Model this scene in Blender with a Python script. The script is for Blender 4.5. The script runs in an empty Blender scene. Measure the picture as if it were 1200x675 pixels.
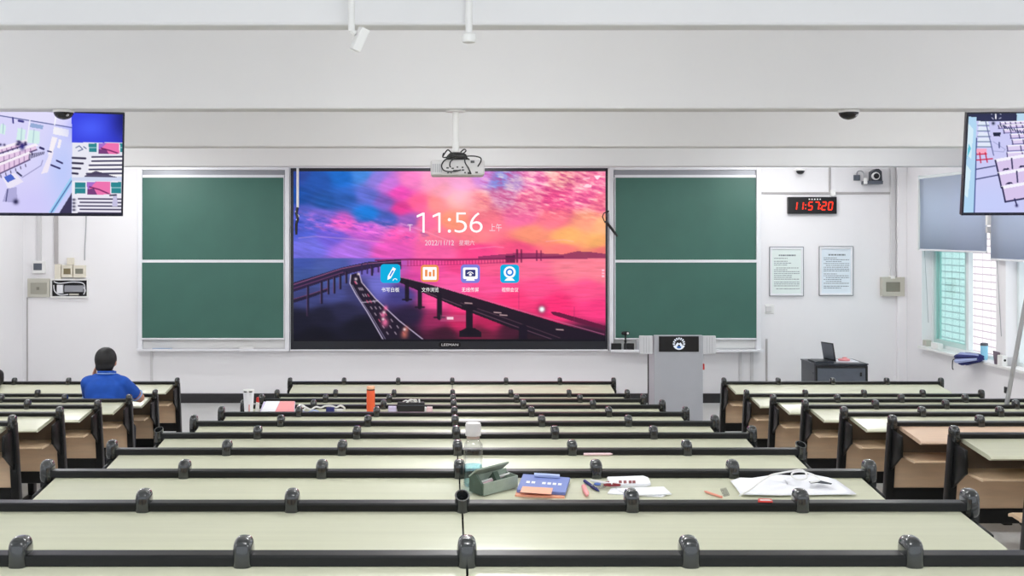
import bpy, bmesh, math, random
import numpy as np
from mathutils import Vector, Matrix, Euler

random.seed(7)
rng = np.random.default_rng(11)
PI = math.pi
SC = bpy.context.scene
COL = SC.collection

# ------------------------------------------------------------------ camera model
F, CX, CY, HC = 1387.0, 524.5, 272.0, 2.26      # focal (px), principal point (px), eye height


def P(px, py, d):
    """point at depth d seen at photo pixel (px, py)"""
    return Vector(((px - CX) * d / F, d, HC - (py - CY) * d / F))


def xat(px, d):
    return (px - CX) * d / F


def zat(py, d):
    return HC - (py - CY) * d / F


# ------------------------------------------------------------------ materials
def lin(c):
    out = []
    for v in c:
        v = v / 255.0
        out.append(v / 12.92 if v <= 0.04045 else ((v + 0.055) / 1.055) ** 2.4)
    return out


def mat(name, rgb, rough=0.5, metal=0.0, var=0.04, scale=6.0, bump=0.0, stretch=(1, 1, 1), spec=0.5, coat=0.0):
    m = bpy.data.materials.new(name)
    m.use_nodes = True
    nt = m.node_tree
    b = nt.nodes['Principled BSDF']
    c = lin(rgb)
    tc = nt.nodes.new('ShaderNodeTexCoord')
    mp = nt.nodes.new('ShaderNodeMapping')
    mp.inputs['Scale'].default_value = stretch
    nz = nt.nodes.new('ShaderNodeTexNoise')
    nz.inputs['Scale'].default_value = scale
    nz.inputs['Detail'].default_value = 4
    rp = nt.nodes.new('ShaderNodeValToRGB')
    rp.color_ramp.elements[0].position = 0.3
    rp.color_ramp.elements[1].position = 0.7
    rp.color_ramp.elements[0].color = [max(0, v * (1 - var)) for v in c] + [1]
    rp.color_ramp.elements[1].color = [min(1, v * (1 + var)) for v in c] + [1]
    nt.links.new(tc.outputs['Object'], mp.inputs['Vector'])
    nt.links.new(mp.outputs['Vector'], nz.inputs['Vector'])
    nt.links.new(nz.outputs['Fac'], rp.inputs['Fac'])
    nt.links.new(rp.outputs['Color'], b.inputs['Base Color'])
    b.inputs['Roughness'].default_value = rough
    b.inputs['Metallic'].default_value = metal
    b.inputs['Specular IOR Level'].default_value = spec
    b.inputs['Coat Weight'].default_value = coat
    if bump > 0:
        bp = nt.nodes.new('ShaderNodeBump')
        bp.inputs['Strength'].default_value = bump
        bp.inputs['Distance'].default_value = 0.01
        nt.links.new(nz.outputs['Fac'], bp.inputs['Height'])
        nt.links.new(bp.outputs['Normal'], b.inputs['Normal'])
    return m


def emit(name, rgb, strength=1.0):
    m = bpy.data.materials.new(name)
    m.use_nodes = True
    nt = m.node_tree
    nt.nodes.clear()
    o = nt.nodes.new('ShaderNodeOutputMaterial')
    e = nt.nodes.new('ShaderNodeEmission')
    e.inputs['Color'].default_value = lin(rgb) + [1]
    e.inputs['Strength'].default_value = strength
    nt.links.new(e.outputs[0], o.inputs[0])
    return m


def screen_mat(name, strength=1.0, gloss=0.04):
    """a lit display: shows the picture stored on its pixels, under a faintly glossy face"""
    m = bpy.data.materials.new(name)
    m.use_nodes = True
    nt = m.node_tree
    b = nt.nodes['Principled BSDF']
    a = nt.nodes.new('ShaderNodeAttribute')
    a.attribute_name = 'picture'
    b.inputs['Base Color'].default_value = (0.006, 0.006, 0.007, 1)
    b.inputs['Roughness'].default_value = 0.35
    b.inputs['Specular IOR Level'].default_value = gloss
    nt.links.new(a.outputs['Color'], b.inputs['Emission Color'])
    b.inputs['Emission Strength'].default_value = strength
    return m


def glass(name, tint, mixgloss=0.08, rough=0.02):
    m = bpy.data.materials.new(name)
    m.use_nodes = True
    nt = m.node_tree
    nt.nodes.clear()
    o = nt.nodes.new('ShaderNodeOutputMaterial')
    t = nt.nodes.new('ShaderNodeBsdfTransparent')
    t.inputs['Color'].default_value = list(tint) + [1]
    g = nt.nodes.new('ShaderNodeBsdfGlossy')
    g.inputs['Roughness'].default_value = rough
    lw = nt.nodes.new('ShaderNodeLayerWeight')
    lw.inputs['Blend'].default_value = 0.25
    mt = nt.nodes.new('ShaderNodeMath')
    mt.operation = 'MULTIPLY_ADD'
    mt.inputs[1].default_value = 0.22
    mt.inputs[2].default_value = mixgloss
    mx = nt.nodes.new('ShaderNodeMixShader')
    nt.links.new(lw.outputs['Fresnel'], mt.inputs[0])
    nt.links.new(mt.outputs[0], mx.inputs['Fac'])
    nt.links.new(t.outputs[0], mx.inputs[1])
    nt.links.new(g.outputs[0], mx.inputs[2])
    nt.links.new(mx.outputs[0], o.inputs[0])
    return m


M = dict(
    wall=mat('white_plaster', (234, 233, 235), 0.85, var=0.015, scale=1.2, bump=0.03),
    ceil=mat('ceiling_paint', (232, 232, 233), 0.9, var=0.012, scale=0.8),
    beam=mat('beam_paint', (228, 228, 229), 0.9, var=0.015, scale=0.9),
    floor=mat('terrazzo', (196, 196, 194), 0.35, var=0.06, scale=60),
    base=mat('black_skirting', (38, 38, 40), 0.4, var=0.1, scale=8),
    top=mat('desk_laminate', (201, 202, 178), 0.28, var=0.035, scale=3.0, stretch=(0.6, 14, 14)),
    topp=mat('pinkish_laminate', (216, 186, 160), 0.45, var=0.06, scale=5, stretch=(0.6, 10, 10)),
    tan=mat('tan_board', (222, 194, 162), 0.5, var=0.06, scale=3, stretch=(2, 2, 12)),
    tan_shade=mat('shaded_tan_board', (112, 98, 84), 0.6, var=0.05),  # board colour darkened for the shade under the desktop
    char=mat('charcoal_coat', (19, 20, 20), 0.36, var=0.08, scale=30, bump=0.02, spec=0.3),
    cap=mat('charcoal_plastic', (34, 37, 38), 0.2, var=0.08, scale=20, coat=0.8),
    hole=mat('black_hollow', (10, 10, 10), 0.8),
    alu=mat('aluminium', (228, 229, 233), 0.38, metal=0.0, var=0.02),
    alud=mat('grey_track', (150, 152, 158), 0.45, metal=0.3, var=0.03),
    green=mat('green_chalkboard', (56, 102, 90), 0.5, var=0.05, scale=2.5),
    black=mat('black_plastic', (18, 18, 20), 0.35, var=0.1),
    blackm=mat('black_matt', (24, 24, 26), 0.6, var=0.1),
    white=mat('white_plastic', (232, 232, 230), 0.4, var=0.015),
    cream=mat('cream_plastic', (222, 216, 200), 0.45, var=0.03),
    beige=mat('beige_metal', (190, 188, 176), 0.45, var=0.04),
    beiged=mat('olive_grey_window', (128, 126, 112), 0.3, var=0.06),
    greyp=mat('grey_paint', (170, 171, 175), 0.45, var=0.02),
    podium=mat('podium_grey', (172, 174, 180), 0.4, var=0.02),
    podl=mat('podium_pale', (206, 207, 210), 0.42, var=0.02),
    cab=mat('cabinet_black', (52, 56, 64), 0.35, var=0.12, scale=10),
    cabl=mat('cabinet_grey', (86, 92, 102), 0.35, var=0.1, scale=10),
    paper=mat('paper', (238, 239, 244), 0.7, var=0.015),
    ink=mat('grey_ink', (120, 128, 134), 0.8),
    inkd=mat('dark_ink', (60, 66, 72), 0.8),
    red=mat('red_plastic', (205, 50, 44), 0.4),
    pink=mat('pink_paper', (236, 156, 158), 0.6),
    orange=mat('orange_bottle', (246, 104, 62), 0.35, var=0.03),
    peach=mat('peach_cap', (250, 190, 150), 0.4),
    blue=mat('blue_polo', (28, 84, 184), 0.85, var=0.1, scale=14, bump=0.05),
    bluel=mat('blue_trim', (150, 185, 235), 0.8),
    navy=mat('navy_cloth', (38, 44, 110), 0.75, var=0.15),
    navyl=mat('pale_blue_cloth', (170, 184, 226), 0.75, var=0.05),
    skin=mat('skin', (205, 150, 125), 0.55, var=0.05, scale=20),
    hair=mat('black_hair', (22, 22, 24), 0.55, var=0.3, scale=90, bump=0.3),
    trouser=mat('dark_trousers', (40, 42, 50), 0.85, var=0.1),
    blind=mat('blind_fabric', (150, 165, 186), 0.8, var=0.02, scale=3),
    frame=mat('window_frame_white', (222, 230, 230), 0.4, var=0.02),
    teal=mat('teal_frame', (186, 214, 210), 0.4, var=0.03),
    cyanl=mat('tumbler_blue', (150, 214, 238), 0.4, var=0.03),
    sage=mat('sage_fabric', (158, 172, 159), 0.75, var=0.1, scale=30),
    saged=mat('dark_sage', (70, 88, 76), 0.75, var=0.15, scale=30),
    bookb=mat('book_blue', (112, 128, 190), 0.5, var=0.05),
    booko=mat('book_orange', (240, 170, 140), 0.5, var=0.04),
    lav=mat('lavender', (204, 196, 226), 0.6),
    pinkp=mat('pale_pink', (240, 208, 214), 0.6),
    silver=mat('rose_silver', (200, 180, 172), 0.3, metal=0.6),
    tile=mat('outside_white_tile', (232, 226, 226), 0.6, var=0.03),
    grout=mat('outside_grout', (190, 184, 186), 0.7),
    concrete=mat('outside_paving', (190, 190, 186), 0.8),
    glow_red=emit('led_red', (255, 60, 40), 1.6),
    glow_dim=emit('led_dim', (120, 70, 66), 0.6),
    ui_white=emit('ui_white', (255, 255, 255), 1.05),
    ui_soft=emit('ui_soft', (255, 225, 238), 0.9),
    ui_cyan=emit('ui_cyan', (20, 176, 226), 1.0),
    ui_blue=emit('ui_blue', (30, 130, 226), 1.0),
    ui_orange=emit('ui_orange', (240, 150, 90), 1.0),
    ui_violet=emit('ui_violet', (130, 130, 220), 1.0),
    ui_dark=emit('ui_dark', (58, 62, 120), 1.0),
    pane=glass('cyan_glass', (0.86, 0.98, 0.965), 0.03),
    clear=glass('clear_plastic', (0.86, 0.86, 0.86), 0.05, 0.06),
    clearblue=glass('blue_clear_plastic', (0.66, 0.89, 0.95), 0.05, 0.06),
    dome=mat('smoked_dome', (26, 27, 29), 0.12, var=0.05),
)


# ------------------------------------------------------------------ mesh builder
class MB:
    def __init__(self, mx=None):
        self.v, self.f, self.mi = [], [], []
        self.mx = mx
        self.m = 0

    def add(self, vs, fs):
        b = len(self.v)
        for p in vs:
            p = Vector(p)
            if self.mx is not None:
                p = self.mx @ p
            self.v.append(p)
        for f in fs:
            self.f.append([b + i for i in f])
            self.mi.append(self.m)
        return self

    def box(self, x0, x1, y0, y1, z0, z1):
        if x0 > x1: x0, x1 = x1, x0
        if y0 > y1: y0, y1 = y1, y0
        if z0 > z1: z0, z1 = z1, z0
        vs = [(x, y, z) for z in (z0, z1) for y in (y0, y1) for x in (x0, x1)]
        return self.add(vs, [(0, 2, 3, 1), (4, 5, 7, 6), (0, 1, 5, 4), (2, 6, 7, 3), (0, 4, 6, 2), (1, 3, 7, 5)])

    def prism(self, poly, axis, a, b):
        """extrude a closed 2-D outline; axis 'x': (y,z), 'y': (x,z), 'z': (x,y)"""
        n = len(poly)

        def q(u, w, t):
            return (t, u, w) if axis == 'x' else (u, t, w) if axis == 'y' else (u, w, t)
        vs = [q(u, w, a) for u, w in poly] + [q(u, w, b) for u, w in poly]
        fs = [list(range(n))[::-1], [n + i for i in range(n)]]
        for i in range(n):
            j = (i + 1) % n
            fs.append((i, j, n + j, n + i))
        return self.add(vs, fs)

    def tube(self, pts, r, n=8, cap=True):
        pts = [Vector(p) for p in pts]
        rs = r if isinstance(r, (list, tuple)) else [r] * len(pts)
        vs, fs = [], []
        prev = None
        for i, p in enumerate(pts):
            t = (pts[min(i + 1, len(pts) - 1)] - pts[max(i - 1, 0)]).normalized()
            if prev is None:
                u = t.orthogonal().normalized()
            else:
                u = prev - t * prev.dot(t)
                u = u.normalized() if u.length > 1e-6 else t.orthogonal().normalized()
            prev = u
            w = t.cross(u)
            for k in range(n):
                a = 2 * PI * k / n
                vs.append(p + (u * math.cos(a) + w * math.sin(a)) * rs[i])
        for i in range(len(pts) - 1):
            for k in range(n):
                l = (k + 1) % n
                fs.append((i * n + k, i * n + l, (i + 1) * n + l, (i + 1) * n + k))
        if cap:
            fs.append(list(range(n))[::-1])
            fs.append([(len(pts) - 1) * n + k for k in range(n)])
        return self.add(vs, fs)

    def lathe(self, prof, c, n=24, axis='z'):
        """revolve (r, h) pairs around an axis through c"""
        c = Vector(c)
        vs, fs = [], []
        for r, h in prof:
            for k in range(n):
                a = 2 * PI * k / n
                x, y = r * math.cos(a), r * math.sin(a)
                o = (x, y, h) if axis == 'z' else (x, h, y) if axis == 'y' else (h, x, y)
                vs.append(c + Vector(o))
        for i in range(len(prof) - 1):
            for k in range(n):
                l = (k + 1) % n
                fs.append((i * n + k, i * n + l, (i + 1) * n + l, (i + 1) * n + k))
        fs.append(list(range(n))[::-1])
        fs.append([(len(prof) - 1) * n + k for k in range(n)])
        return self.add(vs, fs)

    def sell(self, c, r, e=1.0, nu=20, nv=12):
        """super-ellipsoid (e<1 boxier)"""
        def pw(v, e):
            return math.copysign(abs(v) ** e, v)
        c = Vector(c)
        vs, fs = [], []
        for i in range(1, nv):
            a = -PI / 2 + PI * i / nv
            for k in range(nu):
                b = 2 * PI * k / nu
                vs.append(c + Vector((r[0] * pw(math.cos(a), e) * pw(math.cos(b), e),
                                      r[1] * pw(math.cos(a), e) * pw(math.sin(b), e),
                                      r[2] * pw(math.sin(a), e))))
        for i in range(nv - 2):
            for k in range(nu):
                l = (k + 1) % nu
                fs.append((i * nu + k, i * nu + l, (i + 1) * nu + l, (i + 1) * nu + k))
        s = len(vs)
        vs += [c - Vector((0, 0, r[2])), c + Vector((0, 0, r[2]))]
        for k in range(nu):
            l = (k + 1) % nu
            fs.append((s, l, k))
            fs.append((s + 1, (nv - 2) * nu + k, (nv - 2) * nu + l))
        return self.add(vs, fs)

    def build(self, name, mats, parent=None, bevel=0.0, seg=2, smooth=False, recalc=True):
        me = bpy.data.meshes.new(name)
        off = parent_world(parent) if parent is not None else Vector((0, 0, 0))
        bm = bmesh.new()
        bv = [bm.verts.new(p - off) for p in self.v]
        for f, mi in zip(self.f, self.mi):
            try:
                fc = bm.faces.new([bv[i] for i in f])
                fc.material_index = mi
            except ValueError:
                pass
        if recalc:
            bmesh.ops.recalc_face_normals(bm, faces=bm.faces[:])
        if bevel > 0:
            bm.normal_update()
            es = [e for e in bm.edges if len(e.link_faces) == 2 and e.calc_face_angle(0) > 0.6]
            bmesh.ops.bevel(bm, geom=es, offset=bevel, segments=seg, affect='EDGES', profile=0.5, clamp_overlap=True)
        if smooth:
            for f in bm.faces:
                f.smooth = True
            bm.normal_update()
            for e in bm.edges:
                if len(e.link_faces) == 2 and e.calc_face_angle(0) > 0.7:
                    e.smooth = False
        bm.to_mesh(me)
        bm.free()
        for m in (mats if isinstance(mats, (list, tuple)) else [mats]):
            me.materials.append(m)
        o = bpy.data.objects.new(name, me)
        COL.objects.link(o)
        if parent is not None:
            o.parent = parent
        return o


def parent_world(o):
    v = Vector((0, 0, 0))
    while o is not None:
        v += o.location
        o = o.parent
    return v


def thing(name, label, cat, loc, group=None):
    o = bpy.data.objects.new(name, None)
    o.empty_display_size = 0.05
    COL.objects.link(o)
    o.location = loc
    o['label'] = label
    o['category'] = cat
    if group:
        o['group'] = group
    return o


def tag(o, label, cat, group=None):
    """label a one-mesh thing and put its origin at the bottom of its geometry"""
    vs = o.data.vertices
    n = max(1, len(vs))
    c = Vector((sum(v.co.x for v in vs) / n, sum(v.co.y for v in vs) / n, min(v.co.z for v in vs)))
    o.data.transform(Matrix.Translation(-c))
    o.location = o.location + c
    o['label'] = label
    o['category'] = cat
    if group:
        o['group'] = group
    return o


def struct(o):
    o['kind'] = 'structure'
    return o


def copy_tree(o, parent=None):
    c = o.copy()
    COL.objects.link(c)
    if parent is not None:
        c.parent = parent
    for ch in list(o.children):
        copy_tree(ch, c)
    return c


def text_mb(s, box, y, mb, thin=0.0, keep_aspect=False):
    """lettering fitted to box (x0,z0,x1,z1), lying in the plane Y=y and facing -Y; added to mb"""
    cu = bpy.data.curves.new('t', 'FONT')
    cu.body = s
    cu.size = 1.0
    cu.resolution_u = 4
    cu.offset = thin
    ob = bpy.data.objects.new('t', cu)
    COL.objects.link(ob)
    dg = bpy.context.evaluated_depsgraph_get()
    me = bpy.data.meshes.new_from_object(ob.evaluated_get(dg))
    vs = [v.co.copy() for v in me.vertices]
    fs = [list(p.vertices) for p in me.polygons]
    bpy.data.objects.remove(ob)
    bpy.data.curves.remove(cu)
    bpy.data.meshes.remove(me)
    if not vs:
        return
    x0 = min(v.x for v in vs); x1 = max(v.x for v in vs)
    y0 = min(v.y for v in vs); y1 = max(v.y for v in vs)
    bx0, bz0, bx1, bz1 = box
    sx = (bx1 - bx0) / (x1 - x0)
    sz = (bz1 - bz0) / (y1 - y0)
    if keep_aspect:
        sx = sz = min(sx, sz)
    mb.add([(bx0 + (v.x - x0) * sx, y, bz0 + (v.y - y0) * sz) for v in vs], fs)


def pbox(px0, py0, px1, py1, d):
    """pixel rectangle -> (x0, z0, x1, z1) in the plane at depth d"""
    return (xat(px0, d), zat(py1, d), xat(px1, d), zat(py0, d))


# ------------------------------------------------------------------ painted display pictures
class Canvas:
    def __init__(self, x0, y0, x1, y1, w, h):
        self.x = np.linspace(x0, x1, w)[None, :].repeat(h, 0)
        self.y = np.linspace(y0, y1, h)[:, None].repeat(w, 1)
        self.w, self.h = w, h
        self.soft = (x1 - x0) / w
        self.c = np.zeros((h, w, 3))

    def idw(self, pts, p=3.0, s=60.0):
        num = np.zeros_like(self.c)
        den = np.zeros((self.h, self.w))
        for x, y, c in pts:
            q = 1.0 / (((self.x - x) ** 2 + 2.2 * (self.y - y) ** 2) + s) ** (p / 2)
            num += q[..., None] * np.array(c, float)
            den += q
        return num / den[..., None]

    def blend(self, a, col):
        a = np.clip(a, 0, 1)[..., None]
        self.c = self.c * (1 - a) + np.array(col, float) * a

    def mask(self, pts):
        m = np.zeros((self.h, self.w), bool)
        n = len(pts)
        for i in range(n):
            xa, ya = pts[i]
            xb, yb = pts[(i + 1) % n]
            if ya == yb:
                continue
            c = ((ya > self.y) != (yb > self.y)) & (self.x < (xb - xa) * (self.y - ya) / (yb - ya) + xa)
            m ^= c
        return m.astype(float)

    def poly(self, pts, col, a=1.0):
        self.blend(self.mask(pts) * a, col)

    def dist(self, pts):
        d = np.full((self.h, self.w), 1e9)
        for (xa, ya), (xb, yb) in zip(pts[:-1], pts[1:]):
            vx, vy = xb - xa, yb - ya
            l = vx * vx + vy * vy + 1e-9
            t = np.clip(((self.x - xa) * vx + (self.y - ya) * vy) / l, 0, 1)
            d = np.minimum(d, np.hypot(self.x - xa - t * vx, self.y - ya - t * vy))
        return d

    def line(self, pts, w, col, a=1.0):
        self.blend(np.clip((w / 2 - self.dist(pts)) / self.soft + 0.5, 0, 1) * a, col)

    def rect(self, x0, y0, x1, y1, col, a=1.0):
        self.poly([(x0, y0), (x1, y0), (x1, y1), (x0, y1)], col, a)

    def glow(self, x, y, r, col, a=1.0, ry=None):
        ry = ry or r
        self.blend(np.exp(-((self.x - x) / r) ** 2 - ((self.y - y) / ry) ** 2) * a, col)

    def noise(self, sx, sy, shear=0.0, octaves=4):
        out = np.zeros((self.h, self.w))
        amp, tot = 1.0, 0.0
        for o in range(octaves):
            u = (self.x - self.x.min()) / sx * 2 ** o + 3.1 * o
            v = (self.y - self.y.min() + shear * (self.x - self.x.min())) / sy * 2 ** o + 40 + 7.7 * o
            g = rng.random((256, 256))
            iu, iv = np.floor(u).astype(int), np.floor(v).astype(int)
            fu, fv = u - iu, v - iv
            fu, fv = fu * fu * (3 - 2 * fu), fv * fv * (3 - 2 * fv)
            s = lambda a, b: g[(iv + b) % 256, (iu + a) % 256]
            out += amp * ((s(0, 0) * (1 - fu) + s(1, 0) * fu) * (1 - fv) + (s(0, 1) * (1 - fu) + s(1, 1) * fu) * fv)
            tot += amp
            amp *= 0.55
        return out / tot

    def build(self, name, corner, m, parent):
        """corner(s, t) -> world point, s right 0..1, t down 0..1"""
        w, h = self.w, self.h
        o00, o10, o01 = Vector(corner(0, 0)), Vector(corner(1, 0)), Vector(corner(0, 1))
        off = parent_world(parent)
        s = np.linspace(0, 1, w)[None, :, None]
        t = np.linspace(0, 1, h)[:, None, None]
        co = np.array(o00 - off) + s * np.array(o10 - o00) + t * np.array(o01 - o00)
        idx = np.arange(w * h).reshape(h, w)
        q = np.stack([idx[:-1, :-1], idx[1:, :-1], idx[1:, 1:], idx[:-1, 1:]], -1).reshape(-1, 4)
        me = bpy.data.meshes.new(name)
        me.vertices.add(w * h)
        me.vertices.foreach_set('co', co.reshape(-1).astype(np.float32))
        me.loops.add(q.size)
        me.loops.foreach_set('vertex_index', q.reshape(-1).astype(np.int32))
        me.polygons.add(len(q))
        me.polygons.foreach_set('loop_start', (np.arange(len(q)) * 4).astype(np.int32))
        me.update(calc_edges=True)
        c = np.clip(self.c / 255.0, 0, 1)
        l = np.where(c <= 0.04045, c / 12.92, ((c + 0.055) / 1.055) ** 2.4)
        at = me.color_attributes.new('picture', 'FLOAT_COLOR', 'POINT')
        rgba = np.concatenate([l, np.ones((h, w, 1))], -1).reshape(-1).astype(np.float32)
        at.data.foreach_set('color', rgba)
        me.materials.append(m)
        o = bpy.data.objects.new(name, me)
        COL.objects.link(o)
        o.parent = parent
        return o

# ================================================================== ROOM
D = 15.67                        # front wall
XL, XR = -5.62, 6.06             # side walls
ZC = 3.62                        # ceiling
YB = -1.6                        # how far back the modelled part of the room reaches
ROW = 0.9
NROW = 14


def dk(k):                       # depth of the near face of row k's rail
    return 11.853 - ROW * (k - 1)


def fz(k):                       # floor level of row k
    return max(0, k - 2) * 0.08


# floor: one level at the front, then a shallow terrace per row
prof = [(D, -0.2), (D, 0.0)]
for k in range(3, NROW + 1):
    ys = dk(k) + 0.30
    prof += [(ys, fz(k - 1)), (ys, fz(k))]
prof += [(YB, fz(NROW)), (YB, -0.2)]
b = MB().prism(prof, 'x', XL, XR)
struct(b.build('floor', M['floor']))

b = MB().box(XL - 0.2, XR + 0.2, YB, D + 0.2, ZC, ZC + 0.15)
struct(b.build('ceiling', M['ceil']))
b = MB().box(XL - 0.2, XR + 0.2, D, D + 0.2, -0.2, ZC)
struct(b.build('wall_front', M['wall']))
b = MB().box(XL - 0.2, XL, YB, D, -0.2, ZC)
struct(b.build('wall_left', M['wall']))

# right wall with two window openings
W1 = (13.08, 15.12)
W2 = (9.9, 12.85)
SILL, HEAD = 0.80, 2.95
T = 0.24
b = MB()
b.box(XR, XR + T, W1[1], D, -0.2, ZC)
b.box(XR, XR + T, W2[1], W1[0], SILL, HEAD)
b.box(XR, XR + T, YB, W2[0], -0.2, ZC)
b.box(XR, XR + T, W2[0], W1[1], -0.2, SILL)
b.box(XR, XR + T, W2[0], W1[1], HEAD, ZC)
struct(b.build('wall_right', M['wall']))

# beams across the ceiling
for i, (y0, y1) in enumerate(((4.29, 4.41), (7.2, 7.4), (10.4, 10.6), (13.48, 13.68))):
    b = MB().box(XL, XR, y0, y1, 3.01, ZC + 0.01)
    struct(b.build('trim_%d' % (i + 1), M['beam'], bevel=0.012))
# shallow corner pier on the right of the front wall
b = MB().box(xat(1050, D), XR, D - 0.07, D, 0, ZC)
struct(b.build('trim_5', M['wall'], bevel=0.008))
# skirting
b = MB().box(XL, XR, D - 0.02, D, 0, 0.125)
struct(b.build('baseboard_front', M['base']))
b = MB().box(XL, XL + 0.02, YB, D - 0.02, 0, 0.125)
struct(b.build('baseboard_left', M['base']))


# windows: frame, panes, catch
def window(n, y0, y1, mull, panes, xw):
    r = bpy.data.objects.new('window_%d' % n, None)
    COL.objects.link(r)
    r.location = (xw, (y0 + y1) / 2, SILL)
    struct(r)
    f = MB()
    fw = 0.05
    f.box(xw - 0.04, xw + 0.04, y1 - fw, y1, SILL, HEAD)
    f.box(xw - 0.04, xw + 0.04, y0, y0 + fw, SILL, HEAD)
    f.box(xw - 0.04, xw + 0.04, y0 + fw, y1 - fw, SILL, SILL + 0.05)
    f.box(xw - 0.04, xw + 0.04, y0 + fw, y1 - fw, HEAD - 0.05, HEAD)
    for m in mull:
        f.box(xw - 0.03, xw + 0.03, m - 0.03, m + 0.03, SILL + 0.05, HEAD - 0.05)
    f.build('frame', M['frame'], r, bevel=0.004)
    for a, c, x in panes:
        s = MB()
        z0, z1 = SILL + 0.05, HEAD - 0.05
        s.box(x - 0.012, x + 0.012, a, a + 0.05, z0, z1)
        s.box(x - 0.012, x + 0.012, c - 0.05, c, z0, z1)
        s.box(x - 0.012, x + 0.012, a + 0.05, c - 0.05, z0, z0 + 0.06)
        s.box(x - 0.012, x + 0.012, a + 0.05, c - 0.05, z1 - 0.06, z1)
        sa = s.build('sash', M['teal'], r)
        g = MB().box(x - 0.003, x + 0.003, a + 0.05, c - 0.05, z0 + 0.06, z1 - 0.06)
        g.build('pane', M['pane'], sa)
    return r


XW = XR + 0.16
window(1, W1[0], W1[1], [14.10], [(14.12, W1[1] - 0.06, XW - 0.015), (14.10, W1[1] - 0.09, XW + 0.02)], XW)
window(2, W2[0], W2[1], [11.4], [(10.0, 11.4, XW - 0.015), (9.98, 11.42, XW + 0.02)], XW)
b = MB().box(XR - 0.065, XW - 0.04, W2[0], W1[1], SILL - 0.02, SILL + 0.012)
struct(b.build('trim_6', M['white'], bevel=0.004))

# ------------------------------------------------------------------ outside
def tile_mat(name, tile, grout, tw, th, gap):
    m = mat(name, tile, 0.6, var=0.02)
    nt = m.node_tree
    tc = nt.nodes.new('ShaderNodeTexCoord')
    sp = nt.nodes.new('ShaderNodeSeparateXYZ')
    ad = nt.nodes.new('ShaderNodeMath')
    ad.operation = 'ADD'
    cb = nt.nodes.new('ShaderNodeCombineXYZ')
    br = nt.nodes.new('ShaderNodeTexBrick')
    br.offset = 0.0
    br.inputs['Color1'].default_value = lin(tile) + [1]
    br.inputs['Color2'].default_value = lin([v - 3 for v in tile]) + [1]
    br.inputs['Mortar'].default_value = lin(grout) + [1]
    br.inputs['Scale'].default_value = 1.0
    br.inputs['Brick Width'].default_value = tw
    br.inputs['Row Height'].default_value = th
    br.inputs['Mortar Size'].default_value = gap
    br.inputs['Mortar Smooth'].default_value = 0.2
    nt.links.new(tc.outputs['Object'], sp.inputs[0])
    nt.links.new(sp.outputs['X'], ad.inputs[0])
    nt.links.new(sp.outputs['Y'], ad.inputs[1])
    nt.links.new(ad.outputs[0], cb.inputs['X'])
    nt.links.new(sp.outputs['Z'], cb.inputs['Y'])
    nt.links.new(cb.outputs[0], br.inputs['Vector'])
    nt.links.new(br.outputs['Color'], nt.nodes['Principled BSDF'].inputs['Base Color'])
    return m


r = thing('outside_building', 'white tiled building outside the open window beside the corner', 'building', (11, 17, -3))
MB().box(10.2, 14, 14.6, 34, -3, 16).build('wall', tile_mat('outside_tiles', (228, 218, 218), (160, 148, 152), 0.34, 0.135, 0.016), r)
MB().box(10.12, 14.1, 14.5, 34.1, 16, 16.4).build('roof_edge', M['tile'], r)
r = thing('outside_building', 'pale far building with rows of small dark windows, beyond the second window', 'building', (26, 40, -3))
MB().box(20, 40, 34, 52, -3, 5.2).build('wall', M['tile'], r)
k = 0
for iz in range(4):
    for ix in range(10):
        b = MB()
        x = 20.6 + ix * 1.5
        z = -2 + iz * 1.8
        b.box(x, x + 0.8, 33.96, 34.01, z, z + 1.0)
        b.build('window', M['inkd'], r)
b = MB().box(19.8, 40, 33.8, 52, 5.2, 5.5)
b.build('roof_edge', M['tile'], r)
b = MB().box(6.6, 60, 2, 80, -3.2, -3.0)
struct(b.build('outside_ground', M['concrete']))

# ================================================================== DESKS
RH = 0.76                        # rail top above the row's floor
SL = 0.15                        # legs lean back by this much per metre


def lean(z):
    return (RH - z) * SL


def leg_mesh():
    b = MB()
    w = 0.024
    # slanted post
    poly = [(0.000, RH - 0.01), (0.056, RH - 0.01), (0.062 + lean(0.35), 0.35), (0.066 + lean(0.03), 0.03),
            (-0.004 + lean(0.03), 0.03), (-0.002 + lean(0.35), 0.35)]
    b.prism(poly, 'x', -w, w)
    # bracket carrying desktop and shelf
    b.prism([(0.01, 0.708), (-0.13, 0.693), (-0.135, 0.62), (-0.13, 0.566), (-0.10, 0.55), (0.05, 0.45)], 'x', -0.008, 0.008)
    # foot plate
    b.prism([(-0.10, 0.0), (0.30, 0.0), (0.30, 0.02), (0.20, 0.045), (0.02, 0.045), (-0.10, 0.02)], 'x', -0.03, 0.03)
    return b


def cap_mesh(open_=False):
    b = MB()
    if not open_:
        b.sell((0, 0.026, RH - 0.005), (0.0245, 0.038, 0.046), 0.62, 24, 14)
        return b
    n = 20
    ring = []
    for r_, z in (((0.024, 0.040), RH - 0.045), ((0.024, 0.040), RH + 0.02), ((0.019, 0.034), RH + 0.02), ((0.018, 0.033), RH - 0.02)):
        ring.append([(r_[0] * math.cos(2 * PI * i / n), 0.026 + r_[1] * math.sin(2 * PI * i / n),
                      z + (0.25 * r_[1] * math.sin(2 * PI * i / n) if z > RH else 0)) for i in range(n)])
    vs = [p for q in ring for p in q]
    fs = []
    for j in range(3):
        for i in range(n):
            l = (i + 1) % n
            fs.append((j * n + i, j * n + l, (j + 1) * n + l, (j + 1) * n + i))
    b.add(vs, fs)
    b.m = 1
    b.add(ring[3], [list(range(n))])
    b.m = 0
    return b


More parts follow.
